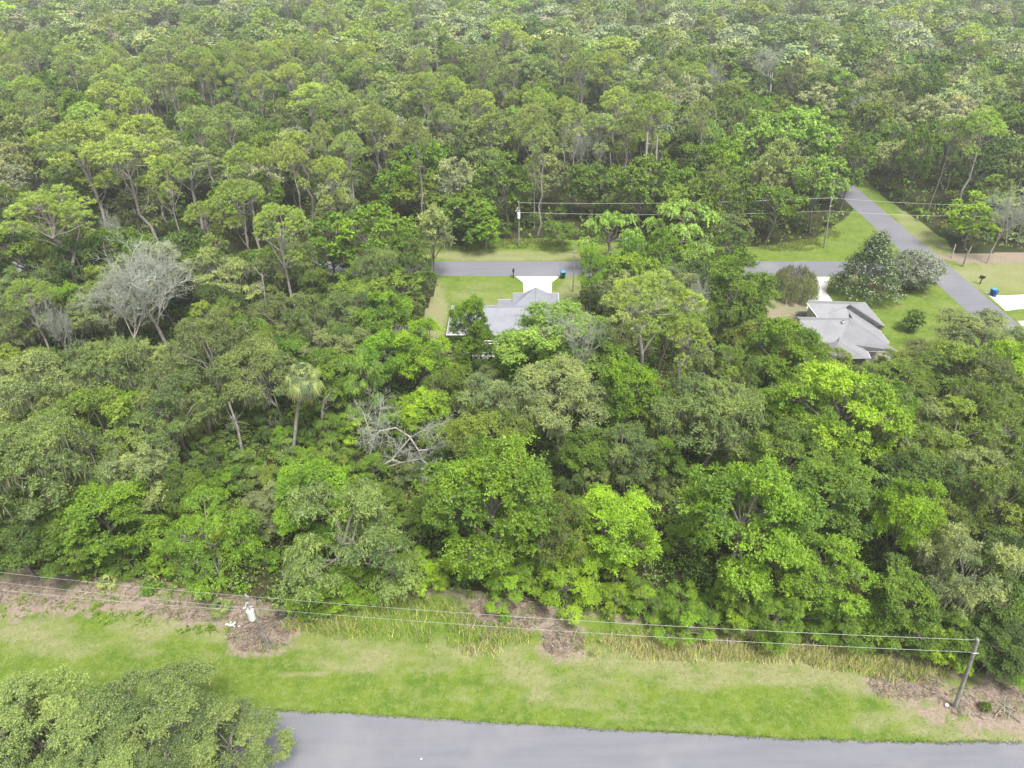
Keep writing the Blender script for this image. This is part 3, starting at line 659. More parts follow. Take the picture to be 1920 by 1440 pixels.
def roadclear(x, y, R):
    if Y0-R*.5 < y < Y1+R*.5 and x < JX: return False
    q = np.array([x, y])-mid; return not (abs(np.dot(q, nr)) < hw+R*.55 and -72 < np.dot(q, dr) < 150)
ZONES = {}
def zone(x, y, u):
    side_ = 'left' if u < 640 else 'middle' if u < 1280 else 'right'
    return side_+(' of the near wood' if y < Y0 else ' of the wood beyond the back street' if y < 260 else ' of the far hazy forest')
DESC = {'B': 'leafy green tree among others at the ', 'M': 'moss draped oak among others at the ', 'P': 'domed pine among others at the ', 'V': 'vine hung tree at the ', 'D': 'bare bleached tree at the ', 'S': 'leafy shrub low at the '}
LAND = [('palm', 'cabbage palm', 560, 780, 4), ('fallen', 'fallen bleached tree', 760, 850, 1), ('lich', 'white lichen tree', 262, 600, 6), ('t', 'transformer pole', 480, 1120, 3), ('w', 'large weeping tree', 655, 1060, 3),
  ('tt', 'tall tiered green tree', 925, 980, 4), ('yg', 'yellow green spreading tree', 1150, 1020, 3), ('bb', 'broad bright green tree', 1395, 1010, 4), ('ro', 'rosette crowned tree', 1700, 1010, 5), ('rp', 'leaning right pole', 1800, 1180, 5), ('by', 'big lime tree', 1585, 800, 5),
  ('ah', 'angled grey house', 1590, 640, 2), ('bh', 'blue grey roofed house', 950, 600, 2), ('po', 'white screened porch', 910, 670, 1), ('bp', 'big pine between the houses', 1215, 620, 6), ('vt', 'vine smothered roadside trees', 1220, 470, 4), ('rg', 'round rich green tree', 720, 640, 4),
  ('sg', 'slender grey green tree', 808, 470, 4), ('tp', 'twin tall domed pines', 200, 420, 4), ('lp', 'domed pine at the left edge', 100, 480, 4), ('up', 'umbrella pine with forked trunk', 530, 520, 4), ('sp', 'pair of small topped pines', 590, 400, 6), ('ft', 'far transformer pole', 973, 450, 0), ('sr', 'straight trunked tall pine', 1206, 400, 0),
  ('vl', 'very large light green tree', 1465, 340, 6), ('fe', 'far end of the side road', 1600, 345, 0), ('cp', 'pole on the grass corner', 1545, 465, 0), ('yt', 'lime tree by the side road', 1830, 430, 3), ('bs', 'bare soil patch at the right edge', 1880, 480, 0), ('wb', 'dead broken snag near the top', 1000, 215, 10), ('bf', 'bare forked tree at the upper right', 1455, 160, 8),
  ('by2', 'pine head above the twin pines', 205, 220, 10), ('yp', 'pine above the far transformer', 905, 250, 8), ('rd', 'dark oak at upper right', 1335, 160, 8), ('le', 'leftmost brush strip', 60, 1085, 0), ('lt', 'bleached leaning trunk', 330, 940, 2), ('sc', 'low scrub at the right', 1780, 870, 4), ('lg', 'lower end of the side road', 1890, 620, 0), ('pt', 'tall bare stemmed pine', 1095, 200, 8)]
LANDW = [(P(u, v, z)[:2], nm) for _, nm, u, v, z in LAND]
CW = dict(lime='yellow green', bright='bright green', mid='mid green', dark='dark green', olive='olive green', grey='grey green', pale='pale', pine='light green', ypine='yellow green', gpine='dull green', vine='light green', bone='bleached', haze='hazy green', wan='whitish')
KW = {'B': 'leafy tree', 'M': 'mossy oak', 'P': 'domed pine', 'V': 'vined tree', 'D': 'bare tree', 'S': 'shrub'}
def relabel(k, x, y, R, H, cn, u):
    if y > 262:
        z_ = ['far left', 'left', 'middle left', 'middle right', 'right', 'far right'][int(np.clip(u//320, 0, 5))]+(' front' if y < 330 else ' back')+' of the far hazy forest'
        return CW[cn]+' '+KW[k]+' at the '+z_, KW[k]+'s at the '+z_
    ds = sorted((math.hypot(x-a[0], y-a[1]), i) for i, (a, n) in enumerate(LANDW)); d, i = ds[0]; a, nm = LANDW[i]; dx, dy = x-a[0], y-a[1]
    rel = ('right of the ' if dx > 0 else 'left of the ') if abs(dx) > abs(dy) else ('behind the ' if dy > 0 else 'in front of the ')
    far = 'close ' if d < 9 else ('' if d < 18 else 'well '); sz = ('tall ' if H > (17.5 if k == 'P' else 11.5) else 'low ' if H < (0 if k == 'P' else 9.5) else '')
    if k == 'D' or len(nm.split()) > 5: sz = ''
    return (sz if k != 'S' else '')+CW[cn]+' '+KW[k]+' '+far+rel+nm, KW[k]+'s '+rel+nm
cand = []
def pick(w):
    ks = list(w); p = np.array([w[k] for k in ks], float); return ks[rng.choice(len(ks), p=p/p.sum())]
for (y0, y1, st) in ((42, Y0, 6.0), (Y1, 255, 8.2), (255, 640, 12.3)):
    ys = np.arange(y0, y1, st)
    for iy, yy in enumerate(ys):
        half = (yy*cs+CAM_H*sn)*.708+14
        for xx in np.arange(-half, half, st):
            x = xx+(iy % 2)*st/2+rng.normal()*st*.2; y = yy+rng.normal()*st*.2
            u, v, dep = proj((x, y, 0)); n = float(vnoise(x*.03+50, y*.03+50, 3, 2))
            if y < Y0:
                k = pick({'B': 50, 'M': 50, 'V': 8, 'D': 2} if u > 640 else {'B': 34, 'M': 58, 'V': 4, 'D': 9}); H = rng.uniform(8, 11.5)
                cn = {'B': rng.choice(['bright', 'mid', 'dark', 'olive', 'mid']), 'M': rng.choice(['grey', 'olive', 'pale'])}.get(k, 'vine' if k == 'V' else 'bone')
            elif y < 255:
                pw = 46 if u < 760 else (22 if u < 1300 else 5); k = pick({'P': pw*(.4+1.2*n), 'M': 34 if u < 1200 else 52, 'B': 30, 'V': 3, 'D': 2.5}); H = rng.uniform(17, 22) if k == 'P' else rng.uniform(10, 16.5)
                cn = {'B': rng.choice(['mid', 'dark', 'olive', 'mid', 'bright']), 'M': rng.choice(['grey', 'olive', 'pale', 'pale', 'wan']), 'P': rng.choice(['pine', 'gpine', 'gpine', 'ypine'])}.get(k, 'vine' if k == 'V' else 'bone')
            else:
                pw = 34 if u < 900 else 12; k = pick({'P': pw*(.4+1.2*n), 'M': 40, 'B': 32, 'D': 1.5}); H = rng.uniform(17, 22.5) if k == 'P' else rng.uniform(11, 19)
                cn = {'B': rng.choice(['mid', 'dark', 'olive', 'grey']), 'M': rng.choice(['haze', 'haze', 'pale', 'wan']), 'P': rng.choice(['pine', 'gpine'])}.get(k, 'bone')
            R = st*.5*rng.uniform(.75, 1.45)*(1.06 if k != 'D' else .7)
            if near_any(x, y, placed, .85): continue
            if not roadclear(x, y, R): continue
            if any(inpoly(np.array([x]), np.array([y]), c)[0] for c in CLEAR): continue
            if y < Y0 and not nearsetback(x, y-R*.7): continue
            if v > -60 and occludes(x, y, R, H, NOM[k][2], True):
                H2 = H*.6; R2 = R*.7; k2 = 'B' if k == 'P' else k
                if dep > 170 or occludes(x, y, R2, H2, NOM[k2][2], True): continue
                H, R, k = H2, R2, k2; cn = 'mid' if k == 'B' else str(cn)
            cand.append([dep, k, x, y, R, H, cn, u])
cand.sort(key=lambda c: c[0])
CAP = {'B': 290-sum(h[0] == 'B' for h in HAND), 'M': 290-sum(h[0] == 'M' for h in HAND), 'P': 290-sum(h[0] == 'P' for h in HAND), 'V': 200, 'D': 90}
rest = []
for c in cand:
    dep, k, x, y, R, H, cn, u = c
    if CAP[k] <= 0: rest.append(c); continue
    CAP[k] -= 1; zn = zone(x, y, u)
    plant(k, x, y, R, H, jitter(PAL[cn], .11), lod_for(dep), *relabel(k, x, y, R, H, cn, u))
print('trees', ntree, 'rest', len(rest))
# the remaining far forest: one mass
FT = []
def ft(kind):
    m = MB(); 
    if kind == 'P':
        for i in range(90):
            a = rng.random()*6.28; r = rng.random()**.5; c = np.array([math.cos(a)*r, math.sin(a)*r, .86+.13*math.sqrt(max(0, 1-r*r))]); n = 9; u = unit(n); u[:, 2] = np.abs(u[:, 2])*.8
            m.leaves(c*np.array([1, 1, 1])+u*np.array([.11, .11, .04]), nz(u*np.array([1, 1, .6])), unit(n), 0.11, .055, np.clip(.5+.3*rng.normal(size=n), 0, 1))
    else:
        for i in range(34):
            d = unit(1)[0]; d[2] = abs(d[2])*1.2-.35; c = np.array([d[0]*.72, d[1]*.72, .64+d[2]*.27]); n = 40; u = unit(n); u[:, 2] = np.abs(u[:, 2])-.2
            N = nz(u+unit(n)*.6+np.array([0, 0, .5])); D = nz(np.cross(N, unit(n))); t0 = .5+.3*rng.normal()
            m.leaves(c+u*np.array([.27, .27, .09]), D, N, .125, .085, np.clip(t0+.2*rng.normal(size=n), 0, 1))
    V = np.vstack(m.v).reshape(-1, 4, 3); c_ = V.mean(1, keepdims=True); V = c_+(V-c_)*np.array([1, 1, .38]); return V.reshape(-1, 3), np.concatenate(m.t)
for i in range(4): FT.append(('B', *ft('B')))
for i in range(3): FT.append(('P', *ft('P')))
wm = MB()
for dep, k, x, y, R, H, cn, u in rest:
    opts = [f for f in FT if f[0] == ('P' if k == 'P' else 'B')]; _, V, T = opts[rng.integers(len(opts))]
    a = rng.random()*6.28; ca, sa_ = math.cos(a), math.sin(a); Vr = np.stack([V[:, 0]*ca-V[:, 1]*sa_, V[:, 0]*sa_+V[:, 1]*ca, V[:, 2]], 1)*np.array([R*1.08, R*1.08, H])+np.array([x, y, 0])
    Vq = Vr.copy(); sc = R/5
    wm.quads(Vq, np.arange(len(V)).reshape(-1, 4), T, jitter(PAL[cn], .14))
tag(wm.build('far_woodland', M_FAR), 'far off mass of mixed forest canopy fading into pale haze', 'forest', kind='stuff')

# ------------------------------------------------------------------ undergrowth
ug = MB(); cnt = 0
for it in range(12500):
    if it < 8700: y = rng.uniform(43, Y0-1)
    else: y = rng.uniform(Y1+6, 235)
    half = (y*cs+CAM_H*sn)*.708+6; x = rng.uniform(-half, half); u, v = vp(x, y)
    if y < Y0 and v > wood_v(u)-3: continue
    if any(inpoly(np.array([x]), np.array([y]), c)[0] for c in CLEAR) or not roadclear(x, y, 1.5): continue
    nearw = y < Y0; r = rng.uniform(.7, 2.0)*(1 if nearw else 1.3); c = jitter(PAL[rng.choice(['bright', 'mid', 'dark', 'mid', 'grey', 'olive'])], .15)
    puff(ug, np.array([x, y, r*.55]), r, 52 if nearw else 20, .27 if nearw else .6, .5+.3*(rng.random()-.5), .2, .8, .5, col=c)
tag(ug.build('undergrowth', M_FAR), 'dense low green undergrowth covering the forest floor', 'undergrowth', kind='stuff')
def shrubs(n, ylo, yhi, ulo, uhi):
    k = 0; tries = 0
    while k < n and tries < n*30:
        tries += 1; y = rng.uniform(ylo, yhi); half = (y*cs+CAM_H*sn)*.708+3; x = rng.uniform(-half, half); u, v = vp(x, y)
        if not (ulo < u < uhi) or v > wood_v(u)-8 or any(inpoly(np.array([x]), np.array([y]), c)[0] for c in CLEAR) or not roadclear(x, y, 2): continue
        H = rng.uniform(2.2, 4.6); R = H*rng.uniform(.42, .62)
        if occludes(x, y, R, H, .5): continue
        cn = rng.choice(['bright', 'bright', 'mid', 'lime', 'grey']); plant('S', x, y, R, H, jitter(PAL[cn], .12), lod_for(proj((x, y, 2))[2]), *relabel('S', x, y, R, H, cn, u)); k += 1
for i in range(44):
    u = 590+i*31+rng.normal()*8; v = wood_v(u)-rng.uniform(10, 26)
    if 850 < u < 1140: continue
    p = P(u, v); H = rng.uniform(2.6, 5.2); plant('SV'[int(rng.random() < .3)], p[0], p[1], H*rng.uniform(.4, .55), H, jitter(PAL[cn := str(rng.choice(['bright', 'mid', 'bright', 'lime', 'olive']))], .10), 'near', *relabel('S', p[0], p[1], 1, H, cn, u))
for i in range(64):
    G = GAPS[[0, 0, 1, 0, 2][i % 5]]; us = [g_[0] for g_ in G]; vs = [g_[1] for g_ in G]; p = P(rng.uniform(min(us)-25, max(us)+15), rng.uniform(min(vs)+10, max(vs)+45)); H = rng.choice([rng.uniform(1.5, 2.6), rng.uniform(3, 5.2)]); R = H*rng.uniform(.36, .62)
    cn = str(rng.choice(['bright', 'mid', 'dark', 'olive', 'bright', 'grey'])); plant('SV'[int(rng.random() < .3)], p[0], p[1], R, H, jitter(PAL[cn], .12), 'near', *relabel('S', p[0], p[1], R, H, cn, 0))
shrubs(70, 43, 75, -50, 760); shrubs(45, 43, 80, 760, 1970); shrubs(50, 75, Y0, -50, 1970); shrubs(45, Y1+8, 150, -50, 1970)

exec_done = True
# ------------------------------------------------------------------ tall grass and brush along the wood edge
GC = [(.44, .55, .10), (.56, .60, .20), (.72, .66, .42), (.76, .66, .48), (.34, .50, .07)]
def blades(m, X, Y, h0, h1, w, cols, lean=.35, zoff=0.):
    n = len(X); h = rng.uniform(h0, h1, n); th = rng.random(n)*6.28; D = nz(np.stack([np.cos(th)*lean*rng.random(n), np.sin(th)*lean*rng.random(n), np.ones(n)], 1))
    C = np.stack([X, Y, h*.48+zoff], 1); N = nz(np.stack([rng.normal(size=n), rng.normal(size=n)-1, rng.normal(size=n)*.3], 1)); ci = rng.integers(len(cols), size=n); col = np.array(cols)[ci]*(1+rng.normal(size=(n, 1))*.15)
    S = nz(np.cross(D, N)); W_ = (w*(.7+.6*rng.random(n)))[:, None]; hh = h[:, None]
    V = np.stack([C-D*hh/2-S*W_/2, C-D*hh/2+S*W_/2, C+D*hh/2+S*W_*.15, C+D*hh/2-S*W_*.15], 1).reshape(-1, 3)
    m.quads(V, np.arange(4*n).reshape(n, 4), np.repeat(rng.random(n)*.8, 4), np.repeat(np.clip(col, .01, .9), 4, axis=0))
def scatter(n, regions, jit=True):
    out = []
    for (U, V, ru, rv, wgt) in regions:
        k = int(n*wgt); a = rng.random(k)*6.28; r = np.sqrt(rng.random(k)); out.append(np.stack([U+np.cos(a)*r*ru, V+np.sin(a)*r*rv], 1))
    q = np.vstack(out); pts = np.array([P(u, v)[:2] for u, v in q]); return pts[:, 0], pts[:, 1]
tg = MB()
for regs, cols, n in ((((740, 1160, 150, 38, .4), (880, 1195, 120, 25, .2), (660, 1185, 90, 18, .15)), [GC[0], GC[1], GC[4], GC[4], GC[2]], 13000),
                      (((900, 1222, 40, 12, .06), (1190, 1218, 110, 22, .36), (1320, 1225, 110, 18, .3), (1460, 1228, 110, 17, .3), (1590, 1240, 80, 20, .25)), [GC[2], GC[1], GC[3], GC[0], GC[2]], 14000),
                      (((1700, 1262, 90, 18, .2), (600, 1175, 70, 14, .2), (1370, 1195, 300, 14, .3)), [GC[0], GC[1], GC[2]], 7000)):
    X, Y = scatter(n, regs); ok = vnoise(X*1.1, Y*1.1, 77)*.5+vnoise(X*.3, Y*.45, 78)*.6+rng.random(len(X))*.3 > .70; X, Y = X[ok], Y[ok]; blades(tg, X, Y, .25, 1.05, .05, cols, .85)
tag(tg.build('tall_grass', M_FAR), 'tall green and straw coloured grass along the wood edge', 'grass', kind='stuff')
sg = MB(); n = 90000; X = rng.uniform(-60, 60, n); Y = rng.uniform(24, 52, n); ok = near_in(X, Y) & (Y > np.interp(X, [p[0] for p in UPW], [p[1] for p in UPW])+.0); X, Y = X[ok], Y[ok]
bare = near_bare(X, Y); dryv = near_dry(X, Y); q = rng.random(len(X)) > bare; X, Y, dryv = X[q], Y[q], dryv[q]
d = rng.random(len(X)) < dryv
blades(sg, X[~d], Y[~d], .06, .16, .035, [(.12, .23, .025), (.17, .27, .035), (.10, .19, .02), (.22, .28, .07)], .8)
blades(sg, X[d], Y[d], .06, .16, .035, [(.30, .29, .16), (.22, .24, .09), (.36, .34, .22)], .8)
k_ = 7000; X = rng.uniform(-40, 40, k_); Y = np.interp(X, [p[0] for p in UPW], [p[1] for p in UPW])+rng.normal(size=k_)*.09-.03+(vnoise(X*.9, X*0, 41)-.5)*.35
blades(sg, X, Y, .07, .2, .035, [(.17, .29, .03), (.22, .33, .05), (.30, .32, .13), (.12, .2, .02)], .9)
tag(sg.build('short_grass', M_FAR), 'short mown grass blades on the roadside verge', 'grass', kind='stuff')
# weeds along the brush strip
wd = MB()
for i in range(230):
    r_ = [(60, 1140, 120, 16), (190, 1135, 30, 30), (270, 1160, 100, 14), (380, 1180, 50, 10), (330, 1105, 60, 12), (1690, 1250, 110, 25), (1560, 1215, 120, 15), (600, 1150, 60, 12)][rng.integers(8)]
    a = rng.random()*6.28; r = math.sqrt(rng.random()); p = P(r_[0]+math.cos(a)*r*r_[2], r_[1]+math.sin(a)*r*r_[3], .15)
    puff(wd, p, rng.uniform(.2, .5), 30, .15, .5+.3*(rng.random()-.5), .1, .7, .45, col=jitter(PAL[rng.choice(['bright', 'mid', 'lime', 'olive'])], .12))
tag(wd.build('weeds', M_FAR), 'low green weeds in patches on the brush strip', 'weeds', kind='stuff')
# slash: broken sticks and straw
sx = MB()
for (U, V, ru, rv, n) in ((130, 1110, 210, 28, 900), (420, 1140, 150, 25, 900), (485, 1190, 60, 35, 700), (545, 1165, 50, 22, 450), (950, 1150, 80, 35, 1100), (1055, 1200, 40, 32, 500), (1700, 1280, 70, 35, 600), (1870, 1315, 110, 35, 600), (1330, 1200, 40, 18, 200)):
    a = rng.random(n)*6.28; r = np.sqrt(rng.random(n)); q = np.stack([U+np.cos(a)*r*ru, V+np.sin(a)*r*rv], 1); pts = np.array([P(u, v, .08) for u, v in q])
    th = rng.random(n)*6.28; D = nz(np.stack([np.cos(th), np.sin(th), rng.normal(size=n)*.25], 1)); L = rng.uniform(.2, 1.0, n); pts[:, 2] = .04+np.abs(D[:, 2])*L*.5+rng.random(n)*.1
    cc = np.array([(.42, .33, .26), (.30, .22, .17), (.50, .44, .38), (.22, .16, .12)])[rng.integers(4, size=n)]
    sx.leaves(pts, D, nz(unit(n)+np.array([0, 0, 1.2])), L, rng.uniform(.03, .07, n), rng.random(n)*.6, cc)
tag(sx.build('brush_debris', M_FAR), 'brown cut brush and dead sticks strewn along the wood edge', 'brush', kind='stuff')
# grass and weeds on the far verges
fv = MB(); n = 26000; X, Y = scatter(n, [(960, 458, 110, 9, .4), (880, 462, 40, 7, .1), (1480, 462, 60, 10, .25), (1530, 440, 45, 20, .25)]); q = np.stack(vp(X, Y), 1)
pts = np.array([P(u, v)[:2] for u, v in q]); ok = inpoly(pts[:, 0], pts[:, 1], VERGE); pts = pts[ok]
ok = vnoise(pts[:, 0]*.5, pts[:, 1]*.5, 5)+rng.random(len(pts))*.3 > .6; pts = pts[ok]; blades(fv, pts[:, 0], pts[:, 1], .12, .6, .10, [(.26, .38, .05), (.34, .40, .09), (.22, .36, .03), (.45, .42, .2)], .7)
tag(fv.build('rough_grass', M_FAR), 'rough uncut grass on the far verge of the back street', 'grass', kind='stuff')

# ------------------------------------------------------------------ garden trees by the angled house
def garden(kind, u, v, wpx, H, col, label, cat=None, name=None, variant=0, zf=None):
    o = hand(kind, u, v, wpx, H, 'mid', label, None, variant, zf); 
    for c in o.children:
        if c.name.startswith('crown'): c.color = (*col, 1)
    if name: o.name = name
    if cat: o['category'] = cat
    return o
def blossoms(o, n, R, H, z0, cols, size=.32):
    m = MB(); u = unit(n); u[:, 2] = np.abs(u[:, 2])*1.2-.4; C = u*np.array([R, R, H/2])*.99+np.array([0, 0, z0]); 
    m.leaves(C, nz(np.cross(u, unit(n))), nz(u+np.array([0, -.3, .4])), size, size*.8, rng.random(n)*.6, np.array(cols)[rng.integers(len(cols), size=n)]); m.build('blossom', M_FAR, o); return o
def bush(u, v, wpx, H, col, label):
    p = P(u, v, H*.5); R = wpx/2/F_PX*proj(p)[2]; t = thing('shrub', label, 'shrub', (p[0], p[1], 0)); b = MB(); m = MB()
    for i in range(60):
        d = unit(1)[0]; c = d*np.array([R, R, H*.47])*.68+np.array([0, 0, H*.5]); b.tube((0, 0, 0), c, .02, .01, 3); puff(m, c, R*.36, 90, max(.07, R*.14), .5+.4*(rng.random()-.5), 0, .9, .5)
    b.build('trunk', M_BARK, t); c = m.build('crown', M_LEAF, t); c.color = (*col, 1)
def garden_tree(name, label, u, v, wpx, H, conic, lf, bl, nb, bsize=.35):
    zc = H*.52; p = P(u, v, zc); R = wpx/2/F_PX*proj(p)[2]; t = thing(name, label, 'tree', (p[0], p[1], 0), 0)
    b = MB(); m = MB(); f = MB(); limb(b, (0, 0, 0), (0, 0, H*.8), .22, .08, 7, .03, 5)
    for k in range(4): a = k*1.6; limb(b, (0, 0, .3), (math.cos(a)*R*.5, math.sin(a)*R*.5, H*.5), .13, .05, 5)
    for i in range(260):
        zz = rng.random()**(1.35 if conic else 1); rad = R*((1-zz)*1.02+.05 if conic else math.sqrt(max(.02, 1-(2*zz-1)**2))); a = rng.random()*6.28; rr = rad*(.72+.3*rng.random())
        c = np.array([math.cos(a)*rr, math.sin(a)*rr, H*(.14+.84*zz)]); b.tube((0, 0, H*(.1+.7*zz)), c, .03, .012, 3)
        puff(m, c, R*.2*(.8+.5*rng.random()), 110, .22, .5+.5*(rng.random()-.5), .1, .6, .5)
        k = nb; uu = unit(k); uu[:, 2] = np.abs(uu[:, 2]); f.leaves(c+uu*R*.2*np.array([1, 1, .7]), nz(np.cross(uu, unit(k))), nz(uu+np.array([0, 0, .6])), bsize*(.6+.6*rng.random(k)), bsize*.6, rng.random(k)*.7, bl)
    b.build('trunk', M_BARK, t); c = m.build('crown', M_LEAF, t); c.color = (*lf, 1); f.build('blossom', M_FAR, t); placed.append((p[0], p[1], R)); return p
pa = garden_tree('magnolia_tree', 'cone shaped dark tree flecked with cream blossom on the corner lawn', 1636, 496, 122, 11.2, True, (.085, .15, .03), (.40, .44, .30), 7)
pb_ = garden_tree('flowering_tree', 'rounder silvery tree on the corner lawn, right of the cone shaped tree', 1716, 507, 92, 6.2, False, (.23, .28, .19), (.50, .50, .48), 10, .26)
mu = MB(); c0 = (pa+pb_)/2
ang = np.linspace(0, 2*PI, 40, endpoint=False); rr = 1+.15*np.sin(ang*3+1)+.08*np.sin(ang*7)
pc_ = P(1680, 540)
polymesh('mulch_bed', [[(pc_[0]+math.cos(a)*4.6*r, pc_[1]+math.sin(a)*2.0*r+.6, .02) for a, r in zip(ang, rr)]], M_MULCH)['kind'] = 'structure'
def weeping(label, u, v, wpx, H):
    p = P(u, v, H*.5); R = wpx/2/F_PX*proj(p)[2]; t = thing('weeping_shrub', label, 'shrub', (p[0], p[1], 0)); b = MB(); m = MB(); limb(b, (0, 0, 0), (.1, 0, H*.8), .2, .06, 6, .04, 4)
    for i in range(190):
        a = rng.random()*6.28; rr = R*(.25+.75*math.sqrt(rng.random())); top = H*(.98-.35*(rr/R)**2)*(.92+.12*rng.random()); c = np.array([math.cos(a)*rr*.8, math.sin(a)*rr*.8, top*rng.uniform(.8, 1.1)]); b.tube((0, 0, H*.6), c, .03, .012, 3)
        n = 80; tt = rng.random(n); q = c+np.stack([math.cos(a)*tt*.9+rng.normal(size=n)*.18, math.sin(a)*tt*.9+rng.normal(size=n)*.18, -tt*top*(.35+.5*rr/R)*1.0], 1)
        D = nz(np.array([math.cos(a)*.35, math.sin(a)*.35, -1])+rng.normal(size=(n, 3))*.22); m.leaves(q, D, unit(n), .42, .07, np.clip(.3+.5*rng.random()+.2*rng.normal(size=n), 0, 1))
    b.build('trunk', M_BARK, t); c = m.build('crown', M_LEAF, t); c.color = (.21, .25, .10, 1)
weeping('grey green weeping shrub between the back street and the angled house', 1492, 527, 92, 5.5)
bush(1712, 600, 44, 3.8, (.15, .26, .02), 'small rounded shrub alone on the lawn right of the angled house')
bush(1849, 1326, 22, .9, (.14, .22, .02), 'tiny round green shrub right of the leaning pole foot')
bush(947, 1158, 24, .8, (.19, .36, .02), 'small green tuft bush in the brown slash heap')
bush(278, 1105, 28, 1.2, (.18, .34, .02), 'small bright bush in the brush strip under the wires')

# ------------------------------------------------------------------ palms
def fan(m, c, d, size, tint, seg=17, droop=.35):
    d = nz(d); side = nz(np.cross(d, [0, 0, 1.])); upv = np.cross(side, d)
    for i in range(seg):
        a = (i/(seg-1)-.5)*math.radians(200); e = nz(d*math.cos(a)+side*math.sin(a)); L = size*(1-.15*abs(a))*rng.uniform(.85, 1.1); midp = c+e*L*.5+upv*.05; tip = c+e*L*.85-np.array([0, 0, droop*size*rng.uniform(.7, 1.4)]); w_ = nz(np.cross(e, upv))*size*.05
        m.quads([c-w_*.3, c+w_*.3, midp+w_, midp-w_], [[0, 1, 2, 3]], np.clip(tint+.2*rng.normal(), 0, 1)); m.quads([midp-w_, midp+w_, tip+w_*.1, tip-w_*.1], [[0, 1, 2, 3]], np.clip(tint+.2*rng.normal(), 0, 1))
def palm(label, base, top, n, size, trunk=True, name='cabbage_palm'):
    t = thing(name, label, 'palm', tuple(base)); b = MB(); top = np.asarray(top, float)-np.asarray(base, float) if trunk else np.array([0, 0, top])
    if trunk:
        pts = [top*k/8+np.array([.08*math.sin(k), 0, 0]) for k in range(9)]; b.path(pts, .21, .18, 9)
        b.build('trunk', M_PALE, t)
    live = MB(); dead = MB(); st = MB()
    for i in range(n):
        el = math.radians(80-150*i/n) if trunk else math.radians(70-60*i/n); a = i*2.4+rng.normal()*.25; d = np.array([math.cos(a)*math.cos(el), math.sin(a)*math.cos(el), math.sin(el)]); c = top+d*size*rng.uniform(.75, 1.15)
        st.tube(top, c, .03, .02, 3); old = el < -.35 and trunk; fan(dead if old else live, c, d-np.array([0, 0, .3]), size*(.9+.25*rng.random()), rng.random(), droop=.45)
    o = live.build('fronds', M_LEAF, t); o.color = ((.27, .345, .13, 1) if trunk else (.32, .40, .13, 1)); st.build('frond_stalks', M_BARK, t)
    if dead.n: o = dead.build('dead_fronds', M_LEAF, t); o.color = (.38, .37, .22, 1)
bp_ = P(546, 858, 0); lo_, hi_ = 0, 30
for _ in range(40):
    H_ = (lo_+hi_)/2
    if proj((bp_[0], bp_[1], H_))[1] > 712: lo_ = H_
    else: hi_ = H_
palm('cabbage palm with a pale straight trunk, left of centre in the near wood', bp_, P(568, 712, H_), 72, 1.28)
for (u, v, s, lab) in ((333, 1075, .75, 'fan leaved palmetto at the wood edge, uppermost of the four above the wires'), (205, 1097, .7, 'yellowish palmetto at the wood edge, farthest left'), (415, 1148, .75, 'palmetto just left of the transformer pole'), (388, 1122, .65, 'straw tinted palmetto up and left of the one by the transformer pole')):
    palm(lab, P(u, v), .35, 12, s, False, 'palmetto')

# ------------------------------------------------------------------ houses
def roof_house(name, label, planes, walls, rmat, zwall, group=None):
    t = thing(name, label, 'house', (0, 0, 0)); c = np.mean([P(*q) for pl in planes for q in pl], axis=0); t.location = (c[0], c[1], 0); off = np.array([c[0], c[1], 0])
    m_pts = [[P(*q)-off for q in pl] for pl in planes]; r = polymesh('roof', m_pts, rmat, t); md = r.modifiers.new('thick', 'SOLIDIFY'); md.thickness = .12; md.offset = 0; 
    q = [P(u, v, zwall)-off for u, v in walls]; polys = []
    for i in range(len(q)):
        a, b = q[i], q[(i+1) % len(q)]; polys.append([(a[0], a[1], 0), (b[0], b[1], 0), (b[0], b[1], zwall), (a[0], a[1], zwall)])
    polymesh('wall', polys, M_WALL, t); return t, off, q
def edge_trim(t, off, segs, name='fascia', r=.09):
    m = MB()
    for a, b in segs: pa, pb = P(*a)-off, P(*b)-off; m.tube(pa, pb, r, r, 4)
    m.build(name, M_WHITE, t)
def window_on(t, a, b, s, zc, w_, h_, out=.05, door=False):
    a = np.array(a[:2]); b = np.array(b[:2]); d = (b-a)/np.linalg.norm(b-a); n = np.array([d[1], -d[0]]); n = n if np.dot(n, -(a+b)/2) < 0 else -n
    c = a+(b-a)*s+n*out; rz = math.atan2(d[1], d[0]); f = MB(); f.box((c[0], c[1], zc), (w_+.16, .06, h_+.16), rz); fo = f.build('garage_door' if door else 'window', M_WHITE, t)
    if not door:
        g_ = MB(); c2 = c+n*.035; g_.box((c2[0], c2[1], zc), (w_, .03, h_), rz); g_.build('pane', M_GLASS, fo)
E, R_ = 2.7, 4.5
h1 = [ # main block: front slope, left hip, rear slope, right hip
 [(848, 573.5, E), (1006, 573.5, E), (1003, 577.5, 4.6), (893, 577.5, 4.6)],
 [(848, 573.5, E), (893, 577.5, 4.6), (866, 601, 3.65), (837, 628, E)],
 [(893, 577.5, 4.6), (1003, 577.5, 4.6), (1056, 628, E), (837, 628, E), (866, 601, 3.65)],
 [(1003, 577.5, 4.6), (1006, 573.5, E), (1047, 573, E), (1056, 628, E)],
 # porch step and garage wing, its gable towards the street
 [(935, 562, E), (964, 562, E), (1003, 574, 4.3), (1000, 577, 4.55), (930, 577.2, 4.4)],
 [(962, 550, E), (984, 549.6, 3.3), (1004.5, 539.5, 4.3), (1003, 577, 4.5), (960, 577.3, 4.2)],
 [(1004.5, 539.5, 4.3), (1027, 549.6, 3.3), (1047, 550, E), (1049, 590, E), (1003, 577, 4.5)]]
def fixplane(pts): return pts
